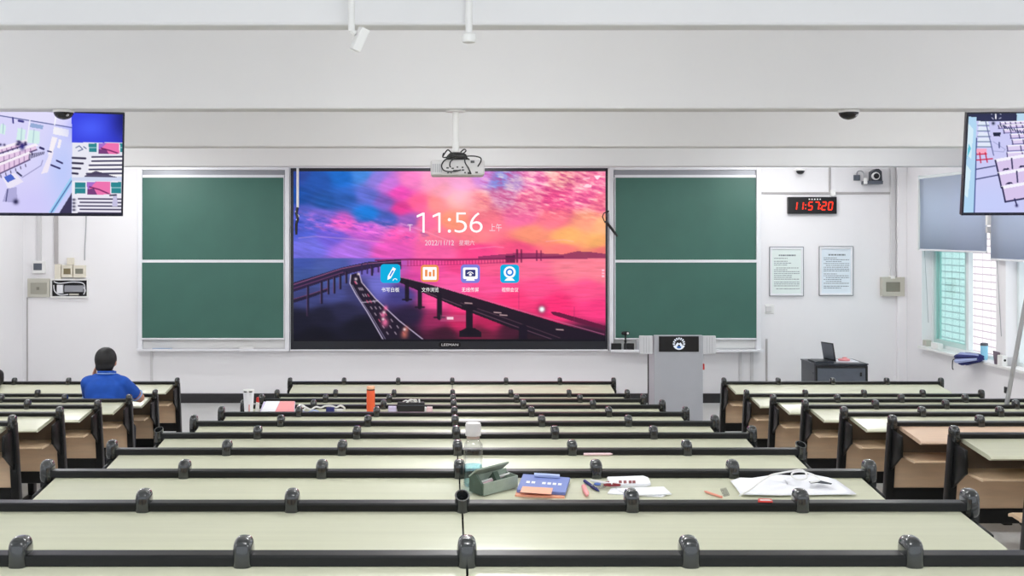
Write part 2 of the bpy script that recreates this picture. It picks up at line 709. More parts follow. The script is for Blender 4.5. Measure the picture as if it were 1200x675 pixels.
def seat_mesh(open_):
    b = MB()
    b.m = 0
    if open_:
        zt = 0.36
        b.prism([(0.17, zt + 0.01), (0.30, zt - 0.008), (0.44, zt), (0.48, zt - 0.014), (0.48, zt - 0.03), (0.44, zt - 0.022),
                 (0.30, zt - 0.03), (0.17, zt - 0.012)], 'x', -0.19, 0.19)
        b.m = 1
        for s in (-1, 1):
            b.prism([(0.108, 0.345), (0.38, 0.33), (0.38, 0.315), (0.108, 0.28)], 'x', s * 0.17 - 0.012, s * 0.17 + 0.012)
    else:
        b.prism([(0.135, 0.36), (0.155, 0.36), (0.150, 0.50), (0.125, 0.70), (0.105, 0.72), (0.105, 0.70), (0.132, 0.50)],
                'x', -0.19, 0.19)
        b.m = 1
        for s in (-1, 1):
            b.prism([(0.108, 0.40), (0.17, 0.385), (0.17, 0.365), (0.108, 0.34)], 'x', s * 0.17 - 0.012, s * 0.17 + 0.012)
    return b


def linked(name, src, parent, loc):
    o = bpy.data.objects.new(name, src)
    COL.objects.link(o)
    o.parent = parent
    o.location = loc
    return o


def proto_mesh(name, mb, mats, bevel=0, seg=2, smooth=True):
    o = mb.build(name, mats, None, bevel, seg, smooth)
    me = o.data
    bpy.data.objects.remove(o)
    return me


ME_LEG = proto_mesh('leg', leg_mesh(), M['char'], 0.004, 2)
ME_CAP = proto_mesh('cap', cap_mesh(), M['cap'])
ME_OPEN = proto_mesh('open_cap', cap_mesh(True), [M['cap'], M['hole']])
ME_SEAT = proto_mesh('seat', seat_mesh(False), [M['tan'], M['char']], 0.003, 1)
ME_SEATO = proto_mesh('lowered_seat', seat_mesh(True), [M['tan'], M['char']], 0.003, 1)


def make_desk(units, k, label, group, opencap=(), seats=True, lowered=(), shift=None, topmat=None):
    """units: list of leg-x lists; neighbouring units share the leg between them"""
    y0, z0 = dk(k), fz(k)
    xs_all = sorted(set(round(x, 5) for u in units for x in u))
    xm = sum(xs_all) / len(xs_all)
    r = thing('lecture_desk', label, 'desk', (xm, y0, z0), group)
    for u in units:
        a, c = round(u[0], 5), round(u[-1], 5)
        a2 = a + (0.038 if a == xs_all[0] else 0.003)
        c2 = c - (0.038 if c == xs_all[-1] else 0.003)
        q = lambda pl: [(y0 + y, z0 + z) for y, z in pl]
        b = MB()
        t, s = 0.024, 0.105
        zt = lambda y: 0.732 + s * y
        b.prism(q([(0.05, zt(0.05)), (-0.305, zt(-0.305)), (-0.322, zt(-0.322) - 0.004), (-0.33, zt(-0.33) - 0.012),
                   (-0.322, zt(-0.322) - 0.021), (-0.305, zt(-0.305) - t), (0.05, zt(0.05) - t)]), 'x', a2, c2)
        b.build('desktop', topmat or M['top'], r, smooth=True)
        b = MB()
        b.prism(q([(0.0, 0.7335), (0.054, 0.7375), (0.054, RH - 0.003), (0.050, RH + 0.001), (0.004, RH), (0.0, RH - 0.004)]), 'x', a, c)
        b.build('rail', M['char'], r, bevel=0.002, seg=1)
        b = MB()
        b.prism(q([(0.03, 0.566), (-0.25, 0.566), (-0.262, 0.559), (-0.25, 0.551), (0.03, 0.551)]), 'x', a2 - 0.01, c2 + 0.01)
        b.build('shelf', M['tan'], r)
        b = MB()
        g = lambda z, o: (0.026 + lean(z) + o, z)
        b.prism(q([g(0.556, -0.008), g(0.556, 0.008), g(0.32, 0.008), g(0.32, -0.008)]), 'x', a2 - 0.01, c2 + 0.01)
        b.build('front_panel', M['tan'], r)
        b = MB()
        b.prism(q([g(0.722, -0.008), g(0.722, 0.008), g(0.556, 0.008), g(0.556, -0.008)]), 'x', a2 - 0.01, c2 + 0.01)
        b.build('shaded_back_panel', M['tan_shade'], r)  # shade of the compartment put into this panel's colour
        b = MB()
        b.prism(q([g(0.335, -0.02), g(0.335, 0.03), g(0.25, 0.03), g(0.25, -0.02)]), 'x', a, c)
        b.build('lower_beam', M['char'], r, bevel=0.004, seg=1)
        if seats:
            for i in range(len(u) - 1):
                xc = (u[i] + u[i + 1]) / 2 - xm
                low = (round(i + units.index(u) * 10)) in lowered
                linked('seat', ME_SEATO if low else ME_SEAT, r, (xc, 0, 0))
    for i, x in enumerate(xs_all):
        xx = x + (shift or {}).get(i, 0)
        lg = linked('leg', ME_LEG, r, (xx - xm, 0, 0))
        linked('cap', ME_OPEN if i in opencap else ME_CAP, lg, (0, 0, 0))
    return r


ORD = ['front', 'second', 'third', 'fourth', 'fifth', 'sixth', 'seventh', 'eighth', 'ninth', 'tenth', 'eleventh']
XC0, XC1, XC2 = -1.581, 0.047, 1.666
cen = [[XC0 + (XC1 - XC0) * i / 3 for i in range(4)], [XC1 + (XC2 - XC1) * i / 3 for i in range(4)]]
rgt = [[2.773 + 0.5445 * i for i in range(5)]]
lft = [[-2.713 - 0.5445 * i for i in range(4, -1, -1)]]
what_c = {4: ', cluttered with bottle, books and cables', 9: ', holding clear bottle, papers and pens',
          10: ', bare, rail with red sticker', 11: ', bare, nearest the viewer'}
for k in range(1, 12):
    lab = 'middle block lecture desk, %s row%s%s' % (ORD[k - 1], '' if k == 1 else ' from the front', what_c.get(k, ''))
    make_desk(cen, k, lab, 'middle block desks', opencap={10: (3,), 8: (6,), 7: (0,)}.get(k, ()),
              seats=k > 1, shift={1: 0.07} if k == 10 else None)
for k in range(1, 9):
    lab = 'right block lecture desk, %s row%s' % (ORD[k - 1], '' if k == 1 else ' from the front')
    if k == 6:
        lab += ', pinker top'
    if k == 8:
        lab += ', only its lowered seat in frame'
    make_desk(rgt, k, lab, 'right block desks', seats=k > 1, lowered=(0,) if k == 8 else (), topmat=M['topp'] if k == 6 else None)
for k in range(1, 7):
    lab = 'left block lecture desk, %s row%s' % (ORD[k - 1], '' if k == 1 else ' from the front')
    if k == 3:
        lab += ', seat lowered under the person'
    make_desk(lft, k, lab, 'left block desks', seats=k > 1, lowered=(3,) if k == 3 else ())

# ================================================================== CHALKBOARDS
def board(px0, px1, label, tray_out, panel_px):
    d = D - 0.09
    d0 = D
    x0, x1 = xat(px0, d), xat(px1, d)
    zt, zb = zat(196, d), zat(411, d)
    r = thing('sliding_chalkboard', label, 'chalkboard', ((x0 + x1) / 2, D - 0.05, zb), 'sliding chalkboards')
    f = MB()
    fw = 0.06
    f.box(x0, x0 + fw, d, d0, zb, zt)
    f.box(x1 - fw, x1, d, d0, zb, zt)
    f.box(x0 + fw, x1 - fw, d, d0, zt - 0.035, zt)
    f.build('frame', M['alu'], r, bevel=0.006)
    t = MB().box(x0 + fw, x1 - fw, D - 0.05, D, zt - 0.13, zt - 0.035)
    t.build('track', M['alud'], r)
    MB().box(x0 + fw, x1 - fw, D - 0.02, D, zb + 0.03, zt - 0.13).build('back_board', M['white'], r)
    px0_, px1_ = panel_px
    for nm, ya, yb, dd in (('upper_panel', 205, 307, D - 0.05), ('lower_panel', 304.5, 398, D - 0.078)):
        xa, xb = xat(px0_, dd), xat(px1_, dd)
        za, zc = zat(yb, dd), zat(ya, dd)
        p = MB().box(xa + 0.012, xb - 0.012, dd - 0.010, dd + 0.012, za + 0.02, zc - 0.02)
        po = p.build(nm, M['green'], r, bevel=0.002)
        e = MB()
        e.box(xa, xa + 0.013, dd - 0.016, dd + 0.016, za, zc)
        e.box(xb - 0.013, xb, dd - 0.016, dd + 0.016, za, zc)
        h = 0.05
        e.box(xa + 0.013, xb - 0.013, dd - 0.016, dd + 0.016, zc - 0.036, zc)
        e.box(xa + 0.013, xb - 0.013, dd - 0.016, dd + 0.016, za, za + 0.022)
        e.build('edge_frame', M['alu'], po, bevel=0.003)
    c = MB()
    c.prism([(d0, zb), (d - tray_out, zb), (d - tray_out, zb + 0.03), (d - tray_out + 0.012, zb + 0.03),
             (d - tray_out + 0.012, zb + 0.016), (d0, zb + 0.016)], 'x', x0, x1)
    c.build('chalk_tray', M['alu'], r)
    return r


board(161, 339.2, 'green two panel sliding chalkboard left of the big display, in aluminium frame', 0.05, (165.5, 333.5))
board(713.8, 892, 'green two panel sliding chalkboard right of the big display, behind the podium', 0.17, (720, 887.5))

# tray things, left board
dt = D - 0.11
zt_ = zat(411, D - 0.09) + 0.0165
b = MB().box(xat(178, dt), xat(201, dt), dt, dt + 0.05, zt_, zt_ + 0.016)
tag(b.build('pointer_case', mat('blue_case', (120, 152, 196), 0.4), bevel=0.004), 'flat blue case lying in the tray of the left chalkboard', 'case')
b = MB().box(xat(280, dt), xat(297, dt), dt, dt + 0.05, zt_, zt_ + 0.035)
tag(b.build('chalk_eraser', M['white'], bevel=0.006), 'white chalk eraser in the tray of the left chalkboard', 'eraser')

# tray things, right board: document camera and two black boxes, a grey cup
dt = D - 0.17
zt_ = zat(411, D - 0.09) + 0.0165
for (a, c), lab in (((716.6, 728.4), 'black box on the chalk tray next to the display corner'),
                    ((731.5, 743.2), 'black box on the chalk tray behind the small webcam stand')):
    b = MB()
    yy = dt + (0.0 if a < 720 else 0.015)
    b.box(xat(a, yy), xat(c, yy), yy, yy + 0.055, zt_, zt_ + 0.085)
    b.m = 1
    b.box(xat(a, yy) + 0.012, xat(c, yy) - 0.012, yy - 0.002, yy + 0.01, zt_ + 0.012, zt_ + 0.06)
    o = b.build('speaker_box', [M['black'], M['blackm']], bevel=0.008)
    tag(o, lab, 'speaker', 'small black boxes on the chalk tray')
yy = dt - 0.045
xc = xat(733, yy)
r = thing('webcam', 'small black webcam on a stem stand left of the podium', 'camera', (xc, yy, zt_))
b = MB().lathe([(0.024, 0), (0.024, 0.012), (0.014, 0.03), (0.012, 0.10), (0.018, 0.12), (0.012, 0.14), (0.010, 0.215)], (xc, yy, zt_), 20)
b.build('stand', M['black'], r, smooth=True)
b = MB().sell((xc, yy, zt_ + 0.225), (0.055, 0.03, 0.024), 0.6)
hd = b.build('camera_head', M['black'], r, smooth=True)
b = MB().lathe([(0.0, -0.034), (0.014, -0.034), (0.014, -0.02)], (xc + 0.026, yy, zt_ + 0.226), 16, 'y')
b.build('lens', M['white'], hd, smooth=True)
yy = dt + 0.02
b = MB().lathe([(0.022, 0), (0.026, 0.10), (0.022, 0.135), (0.012, 0.15)], (xat(747, yy), yy, zt_), 20)
tag(b.build('chalk_pot', M['greyp'], smooth=True), 'grey chalk pot on the tray beside the podium flap', 'pot')

# ================================================================== LED DISPLAY
ds = D - 0.10
x0, x1 = xat(340.6, ds), xat(712.2, ds)
zt, zb = zat(197, ds), zat(409.5, ds)
r = thing('led_display', 'huge lit display with pink sunset bridge picture between the two chalkboards', 'display', ((x0 + x1) / 2, ds, zb))
sx0, sx1, sy0, sy1 = 344.0, 709.5, 200.8, 400.0
fx0, fx1, fz1, fz0 = xat(sx0, ds), xat(sx1, ds), zat(sy0, ds), zat(sy1, ds)
b = MB()
b.box(x0, fx0, ds - 0.004, D - 0.005, zb, zt)
b.box(fx1, x1, ds - 0.004, D - 0.005, zb, zt)
b.box(fx0, fx1, ds - 0.004, D - 0.005, fz1, zt)
b.box(fx0, fx1, ds - 0.004, D - 0.005, zb, fz0)
b.box(fx0, fx1, ds + 0.006, D - 0.005, fz0, fz1)
b.build('casing', mat('casing_black', (30, 32, 40), 0.3), r)
b = MB()
e = 0.018
b.box(x0 - .004, x0, ds - 0.01, D - 0.004, zb - e, zt + e)
b.box(x1, x1 + .004, ds - 0.01, D - 0.004, zb - e, zt + e)
b.box(x0, x1, ds - 0.01, D - 0.004, zt, zt + e)
b.box(x0, x1, ds - 0.01, D - 0.004, zb - e, zb)
b.build('outer_frame', M['alu'], r, bevel=0.003)

c = Canvas(sx0, sy0, sx1, sy1, 480, 262)
sky = c.idw([(346, 205, (44, 70, 150)), (375, 212, (38, 84, 170)), (400, 208, (30, 108, 204)), (425, 205, (70, 140, 226)), (440, 210, (150, 130, 230)),
             (455, 216, (206, 120, 224)), (468, 226, (250, 80, 190)), (482, 212, (252, 130, 200)), (505, 212, (255, 160, 200)), (520, 225, (255, 160, 180)),
             (540, 214, (252, 160, 205)), (566, 208, (214, 140, 220)), (585, 212, (130, 150, 230)), (600, 214, (190, 150, 210)), (625, 210, (246, 140, 190)),
             (655, 208, (255, 170, 170)), (685, 204, (252, 140, 170)), (706, 210, (248, 120, 165)),
             (350, 232, (30, 78, 160)), (380, 238, (34, 82, 158)), (405, 232, (44, 92, 176)), (430, 230, (96, 110, 206)), (450, 238, (130, 96, 196)),
             (470, 245, (230, 60, 150)), (490, 238, (255, 96, 150)), (512, 238, (255, 140, 140)), (535, 232, (255, 176, 150)), (560, 235, (255, 150, 150)),
             (590, 230, (226, 150, 190)), (620, 232, (250, 120, 160)), (650, 232, (252, 90, 150)), (680, 232, (250, 110, 160)), (706, 240, (250, 120, 150)),
             (350, 248, (86, 96, 196)), (375, 252, (120, 100, 206)), (402, 262, (226, 90, 190)), (430, 250, (34, 120, 214)), (455, 256, (70, 90, 180)),
             (478, 258, (150, 90, 180)), (500, 262, (255, 110, 160)), (530, 258, (255, 150, 120)), (570, 258, (252, 120, 140)), (610, 254, (246, 110, 160)),
             (650, 256, (252, 120, 140)), (690, 258, (255, 160, 130)), (706, 262, (255, 180, 130)),
             (352, 270, (80, 96, 210)), (390, 275, (110, 92, 214)), (430, 270, (196, 90, 200)), (470, 274, (252, 90, 180)), (510, 275, (255, 120, 150)),
             (560, 278, (255, 130, 140)), (620, 276, (255, 150, 120)), (665, 278, (255, 180, 110)), (700, 285, (255, 180, 110)),
             (360, 290, (112, 110, 220)), (410, 292, (170, 110, 222)), (460, 294, (236, 90, 190)), (510, 294, (255, 100, 170)), (560, 293, (250, 70, 140)),
             (610, 292, (244, 80, 130)), (660, 293, (250, 120, 120)), (704, 294, (246, 120, 120))], p=5.4, s=60)
water = c.idw([(350, 306, (64, 84, 168)), (390, 310, (76, 92, 170)), (430, 308, (110, 96, 190)), (460, 306, (190, 90, 190)), (350, 325, (62, 84, 150)), (385, 322, (72, 92, 160)),
               (360, 350, (60, 66, 120)), (390, 345, (70, 76, 140)), (420, 340, (60, 60, 110)), (445, 335, (110, 110, 200)), (470, 345, (66, 62, 130)),
               (500, 312, (240, 80, 160)), (540, 310, (244, 70, 140)), (580, 312, (246, 90, 140)), (620, 315, (255, 110, 150)), (670, 315, (255, 130, 150)), (704, 318, (255, 130, 150)),
               (490, 330, (220, 70, 160)), (530, 332, (255, 90, 165)), (580, 335, (255, 84, 150)), (630, 338, (255, 80, 140)), (690, 340, (255, 84, 140)),
               (510, 352, (250, 80, 150)), (545, 358, (250, 60, 130)), (600, 352, (255, 60, 125)), (650, 358, (255, 50, 120)), (700, 362, (250, 60, 130)),
               (480, 370, (40, 30, 60)), (510, 375, (150, 40, 90)), (540, 378, (200, 40, 96)), (575, 376, (190, 36, 90)), (520, 392, (60, 24, 44)), (560, 392, (100, 30, 56)), (600, 388, (70, 26, 48)), (460, 385, (24, 22, 34)),
               (350, 375, (26, 26, 44)), (380, 370, (30, 30, 50)), (400, 365, (40, 40, 70)), (420, 385, (24, 24, 38)), (370, 395, (20, 20, 32)), (470, 398, (18, 18, 26)), (620, 396, (40, 24, 36)), (690, 396, (60, 26, 50))], p=4.6, s=45)
n1 = c.noise(26, 5, 0.10)
n2 = c.noise(9, 2.6, -0.22)
n3 = c.noise(60, 14, 0.35)
ripple = c.noise(20, 1.8, 0.0)
# clouds brighten and darken the sky
up = np.clip((c.x - 440) / 120, 0, 1)
q = (n2 - 0.5) * np.clip((c.x - 545) / 50, 0, 1) * np.clip((262 - c.y) / 26, 0, 1) * 2.6
n4 = c.noise(34, 3.2, -0.28)
n5 = c.noise(7, 2.0, -0.25)
ql = (0.55 * n1 + 0.6 * n5 - 0.56) * np.clip(1 - np.abs(c.y - 258 - (c.x - 344) * 0.10) / 16, 0, 1) * np.clip((520 - c.x) / 40, 0, 1) * 2.8
qb = (n3 - 0.5) * 0.8 + (n4 - 0.5) * 1.6 * np.clip((500 - c.x) / 60, 0, 1) * np.clip((c.y - 205) / 20, 0, 1) + (n2 - 0.5) * 0.4
k_ = np.clip(q, -1, 1)[..., None]
sky = np.where(k_ > 0, sky + (np.array([255, 226, 214]) - sky) * np.clip(k_, 0, 0.8), sky + (np.array([206, 60, 130]) - sky) * np.clip(-k_, 0, 0.7))
k_ = np.clip(ql, -1, 1)[..., None]
sky = np.where(k_ > 0, sky + (np.array([250, 130, 214]) - sky) * np.clip(k_, 0, 0.8), sky + (np.array([40, 70, 170]) - sky) * np.clip(-k_, 0, 0.7))
sky = sky * (1 + 0.22 * qb[..., None])
water = water * (1 + 0.20 * (ripple - 0.5)[..., None])
hz = 302.5 + 0 * c.x
w_ = np.clip((c.y - hz) / 1.2 + 0.5, 0, 1)[..., None]
c.c = np.clip(sky * (1 - w_) + water * w_, 0, 255)
c.glow(538, 228, 16, (255, 190, 240), 0.6)
c.glow(432, 249, 14, (20, 130, 226), 0.6, 6)
for pts in ([(350, 279), (370, 277), (410, 280), (450, 284)], [(470, 262), (500, 272), (530, 284)], [(550, 292), (580, 289), (590, 290)], [(640, 283), (660, 281), (672, 283)]):
    c.line(pts, 1.4, (255, 190, 226), 0.28)
# far shore and the far suspension bridge
c.poly([(560, 300.5), (590, 298), (606, 296.5), (640, 297), (660, 298), (676, 294.5), (690, 295), (710, 297.5), (710, 303), (560, 303.5)], (126, 40, 90), 0.75)
c.line([(606, 293), (606, 307)], 2.2, (96, 26, 66), 0.9)
c.line([(611, 293), (611, 307)], 1.6, (96, 26, 66), 0.9)
c.line([(629, 294), (629, 305)], 1.8, (110, 30, 76), 0.8)
c.line([(634, 294), (634, 305)], 1.5, (110, 30, 76), 0.8)
c.poly([(592, 300), (604, 299), (604, 308), (592, 308)], (80, 20, 60), 0.8)
c.line([(440, 305), (480, 304), (530, 304.5), (600, 303), (660, 301)], 2.0, (120, 30, 80), 0.85)
for i in range(34):
    x = 478 + i * 3.6
    c.line([(x, 305), (x, 311.5 - i * 0.12)], 1.2, (170, 30, 96), 0.6)
c.line([(440, 311), (480, 311.5), (540, 310), (600, 307)], 1.0, (150, 30, 90), 0.5)
# main viaduct, coming from the left, curving away to the right
deck = [(344, 333.5), (370, 325), (400, 315), (430, 309), (470, 306)]
deck2 = [(344, 339), (370, 331), (400, 321), (425, 315), (450, 311)]
c.poly([(344, 331), (370, 323), (400, 313.5), (430, 307), (470, 304), (470, 310), (440, 313.5), (412, 320), (380, 330), (344, 342)], (44, 32, 62), 0.95)
c.line(deck, 0.9, (190, 110, 160), 0.7)
c.line([(344, 338), (372, 329), (402, 319)], 0.9, (150, 80, 130), 0.6)
c.poly([(344, 350), (365, 344), (385, 337), (385, 341), (365, 348.5), (344, 355)], (36, 30, 54), 0.95)
c.line([(344, 350.5), (366, 344), (386, 337)], 0.8, (150, 84, 120), 0.7)
for x, y, h in ((361, 336, 34), (377, 331, 24), (385, 328, 16), (392, 325, 18), (399, 322, 16), (406, 319, 12), (436, 312, 10)):
    c.line([(x, y), (x, y + h)], 2.6, (34, 28, 50), 0.95)
    c.line([(x - 1.4, y), (x - 1.4, y + h)], 0.7, (150, 90, 130), 0.5)
for i in range(8):
    x = 424 + i * 6.5
    c.line([(x, 310), (x, 321 - i * 0.9)], 2.0, (50, 36, 80), 0.8)
# ramp with traffic, towards the viewer
road = [(411, 322), (420, 319), (424, 330), (440, 350), (468, 375), (497, 399), (448, 399), (430, 365), (417, 345), (410, 332)]
c.poly(road, (34, 26, 44), 0.97)
c.line([(411, 322), (410, 332), (417, 345), (430, 365), (449, 398)], 1.3, (206, 196, 226), 0.85)
c.line([(413, 334), (420, 347), (434, 368), (452, 398)], 0.8, (190, 180, 220), 0.6)
c.line([(421, 321), (424, 331), (440, 350), (468, 376), (496, 398)], 1.3, (206, 190, 220), 0.85)
c.line([(424, 354.5), (443, 352.5)], 1.2, (190, 180, 200), 0.8)
for t in range(9):
    y = 330 + t * 7.4
    x = 416 + (y - 330) * 0.72
    for o in (0.0, 0.35, 0.7):
        xx = x + (y - 325) * 0.42 * (o - 0.2)
        c.line([(xx, y), (xx + 1.6, y + 2.4)], 1.2, (200, 180, 200) if (t + int(o * 10)) % 3 else (230, 90, 130), 0.7)
for x, y, rr in ((449, 369, 3), (451, 378, 4), (452, 361, 2.4), (474, 392, 4), (476, 386, 3)):
    c.glow(x, y, rr, (255, 120, 170) if y < 380 else (200, 110, 96), 0.85, rr * 1.2)
for x, y in ((450, 366), (449, 374), (474, 386), (420, 321), (417, 327)):
    c.glow(x, y, 1.6, (255, 235, 240), 0.9)
# second viaduct, foreground right
c.poly([(468, 325), (480, 327), (520, 338), (560, 350), (620, 368), (680, 386), (710, 394), (710, 400), (650, 400), (600, 385), (540, 362), (500, 345), (468, 331)], (30, 22, 36), 0.97)
c.line([(470, 325), (520, 337), (560, 349), (620, 367), (680, 384), (708, 392)], 0.9, (210, 120, 160), 0.7)
c.line([(500, 343), (560, 366), (600, 381), (648, 398)], 0.9, (130, 90, 110), 0.7)
c.line([(540, 355), (590, 372), (656, 396)], 0.8, (120, 84, 100), 0.6)
for x, y in ((549, 355), (583, 366), (656, 386), (590, 369)):
    c.line([(x - 4, y), (x + 4, y + 0.6)], 1.2, (240, 200, 200), 0.8)
for x, y0_, y1_, w in ((477, 330, 351, 5), (492, 338, 360, 5), (515, 346, 372, 6), (550, 360, 390, 8), (613, 385, 400, 10)):
    c.line([(x, y0_), (x, y1_)], w, (28, 20, 36), 0.97)
    c.line([(x - w, y1_), (x + w, y1_)], 2.0, (28, 20, 36), 0.9)
c.poly([(540, 356), (560, 360), (558, 364), (542, 362)], (28, 20, 34), 0.97)
c.poly([(538, 388), (547, 384), (556, 384), (564, 389), (564, 395), (538, 395)], (26, 20, 32), 0.97)
c.poly([(645, 365), (655, 366), (690, 376), (710, 382), (710, 386.5), (680, 379), (648, 369)], (96, 24, 60), 0.95)
c.rect(344, 397, 710, 401, (24, 24, 32), 0.85)
c.poly([(470, 400), (540, 397), (660, 398), (660, 401), (470, 401)], (22, 22, 28), 0.9)
c.line([(608, 340), (608, 362)], 0.7, (150, 40, 90), 0.5)
c.line([(673, 360), (673, 384)], 0.7, (150, 40, 90), 0.5)
# small marks of the home screen
c.glow(635, 362.5, 5.0, (60, 20, 40), 0.8)
c.glow(635, 362.5, 3.0, (255, 255, 255), 1.0)
c.glow(635, 362.5, 2.6, (255, 255, 255), 1.0)
c.poly([(696, 206), (704, 206), (700, 211)], (255, 240, 248), 0.9)
c.line([(684, 209.5), (691, 208.5)], 1.4, (255, 210, 228), 0.8)
c.poly([(682, 219), (688, 215.5), (694, 217), (693, 219.5)], (255, 226, 236), 0.9)
for i in range(3):
    c.rect(705.5, 316 + i * 3.4, 708.5, 317.8 + i * 3.4, (255, 200, 220), 0.9)
c.poly([(516, 369), (546, 369), (546, 377), (516, 377)], (206, 110, 150), 0.35)
c.rect(524, 371.5, 531, 374.2, (255, 225, 235), 0.9)
c.line([(478, 263.5), (483, 263.5)], 1.2, (255, 226, 240), 0.8)
c.line([(480.5, 263.5), (480.5, 270)], 1.2, (255, 226, 240), 0.8)
def rrect(b, px0, py0, px1, py1, y, rad):
    x0, z0, x1, z1 = pbox(px0, py0, px1, py1, y)
    pts = []
    for cx, cz, a0 in ((x1 - rad, z1 - rad, 0), (x0 + rad, z1 - rad, 90), (x0 + rad, z0 + rad, 180), (x1 - rad, z0 + rad, 270)):
        for i in range(6):
            a = math.radians(a0 + 18 * i)
            pts.append((cx + rad * math.cos(a), y, cz + rad * math.sin(a)))
    b.add(pts, [list(range(len(pts)))])


def pl(b, pts, y):
    b.add([P(x, yy, y) for x, yy in pts], [list(range(len(pts)))])


def disc(b, px, py, rp, y, n=20):
    c = P(px, py, y)
    rr = rp * y / F
    b.add([(c.x + rr * math.cos(2 * PI * i / n), y, c.z + rr * math.sin(2 * PI * i / n)) for i in range(n)], [list(range(n))])


def ringp(b, px, py, r0, r1, y, a0=0, a1=360, n=24):
    c = P(px, py, y)
    vs, fs = [], []
    for i in range(n + 1):
        a = math.radians(a0 + (a1 - a0) * i / n)
        for rr in (r0, r1):
            vs.append((c.x + rr * y / F * math.cos(a), y, c.z + rr * y / F * math.sin(a)))
    for i in range(n):
        fs.append((2 * i, 2 * i + 1, 2 * i + 3, 2 * i + 2))
    b.add(vs, fs)


scr = c.build('screen', lambda s, t: (fx0 + (fx1 - fx0) * s, ds - 0.001, fz1 + (fz0 - fz1) * t), screen_mat('display_pixels'), r)

dd = ds - 0.004
for ch, xa, xb in (('1', 488.4, 497.6), ('1', 507, 516.2), ('5', 532.7, 547.2), ('6', 550.4, 565.6)):
    b = MB()
    if ch == '1':
        pl(b, [(xb - 2.5, 249.2), (xb, 249.2), (xb, 272.6), (xb - 2.5, 272.6)], dd)
        pl(b, [(xb - 2.5, 249.2), (xb - 2.5, 252.4), (xa, 255), (xa, 252.4)], dd)
    else:
        text_mb(ch, pbox(xa, 249, xb, 272.6, dd), dd, b, thin=-0.012)
    b.build('numeral', M['ui_white'], scr)
for ya in (255.6, 269):
    b = MB()
    disc(b, 526.6, ya + 1.8, 1.9, dd)
    b.build('colon_dot', M['ui_white'], scr)
b = MB()
text_mb('上午', pbox(573.5, 262, 588, 271, dd), dd, b)
text_mb('2022/11/12', pbox(498, 281.5, 532, 287.5, dd), dd, b)
text_mb('星期六', pbox(538, 281.5, 556, 287.5, dd), dd, b)
b.build('date_text', M['ui_soft'], scr)


icons = [((445.8, 309.6, 469.2, 331.6), '书写白板', (447, 336.8, 468, 342.2), 'cyan pen app icon'),
         ((493, 310.4, 514.2, 330.4), '文件浏览', (494, 336.8, 514, 342.2), 'orange file app icon'),
         ((540, 310, 562.4, 331.6), '无线传屏', (541, 336.8, 561, 342.2), 'violet screen sharing app icon'),
         ((586.2, 310, 608.4, 331.6), '视频会议', (588, 336.8, 607.5, 342.2), 'cyan camera app icon')]
mats_i = [M['ui_cyan'], M['ui_orange'], M['ui_violet'], M['ui_cyan'], M['ui_white'], M['ui_dark'], M['ui_blue']]
for i, (bx, s, tb, lab) in enumerate(icons):
    b = MB()
    b.m = i
    rrect(b, *bx, dd, 0.045)
    y2, y3, y4 = dd - 0.002, dd - 0.004, dd - 0.006
    xm, ym = (bx[0] + bx[2]) / 2, (bx[1] + bx[3]) / 2
    if i == 0:
        b.m = 4
        pl(b, [(460.5, 313), (464, 315), (458, 326), (454, 328), (454.5, 323.5)], y2)
        b.m = 6
        pl(b, [(460, 316.5), (461.5, 317.3), (457.5, 324), (456.2, 323.3)], y3)
        b.m = 4
        ringp(b, 463, 329, 2.0, 2.8, y2, 20, 180)
    elif i == 1:
        b.m = 4
        rrect(b, 495.5, 313, 511.7, 328, y2, 0.012)
        b.m = 1
        for xa, xb, ya in ((498, 501, 316), (502.5, 505.5, 318.5), (507, 509.5, 316)):
            pl(b, [(xa, ya), (xb, ya), (xb, 324), (xa, 324)], y3)
    elif i == 2:
        b.m = 4
        rrect(b, 542.6, 313.5, 559.8, 327, y2, 0.02)
        pl(b, [(547, 327), (555.5, 327), (556.5, 329), (546, 329)], y2)
        b.m = 5
        rrect(b, 545.2, 316, 557.2, 324, y3, 0.012)
        b.m = 4
        ringp(b, 551.2, 322.5, 3.2, 4.2, y4, 25, 155)
        disc(b, 551.2, 321.8, 1.6, y4)
    else:
        b.m = 4
        disc(b, xm, 319, 7.0, y2)
        pl(b, [(591, 329), (594, 326), (600.5, 326), (603.5, 329)], y2)
        b.m = 6
        disc(b, xm, 319, 4.6, y3)
        b.m = 4
        disc(b, xm, 319, 2.6, y4)
    ic = b.build('app_icon', mats_i, scr, recalc=False)
    ic['label'] = lab
    t = MB()
    text_mb(s, pbox(*tb, dd), dd, t)
    t.build('icon_caption_text', M['ui_white'], ic)
b = MB()
yb_ = ds - 0.006
rrect(b, 514, 401, 540, 407, yb_, 0.03)
b.m = 1
text_mb('LEEMAN', pbox(517.5, 402.6, 537, 405.4, yb_ - 0.002), yb_ - 0.002, b)
b.build('brand_plate', [M['hole'], M['white']], r, recalc=False)

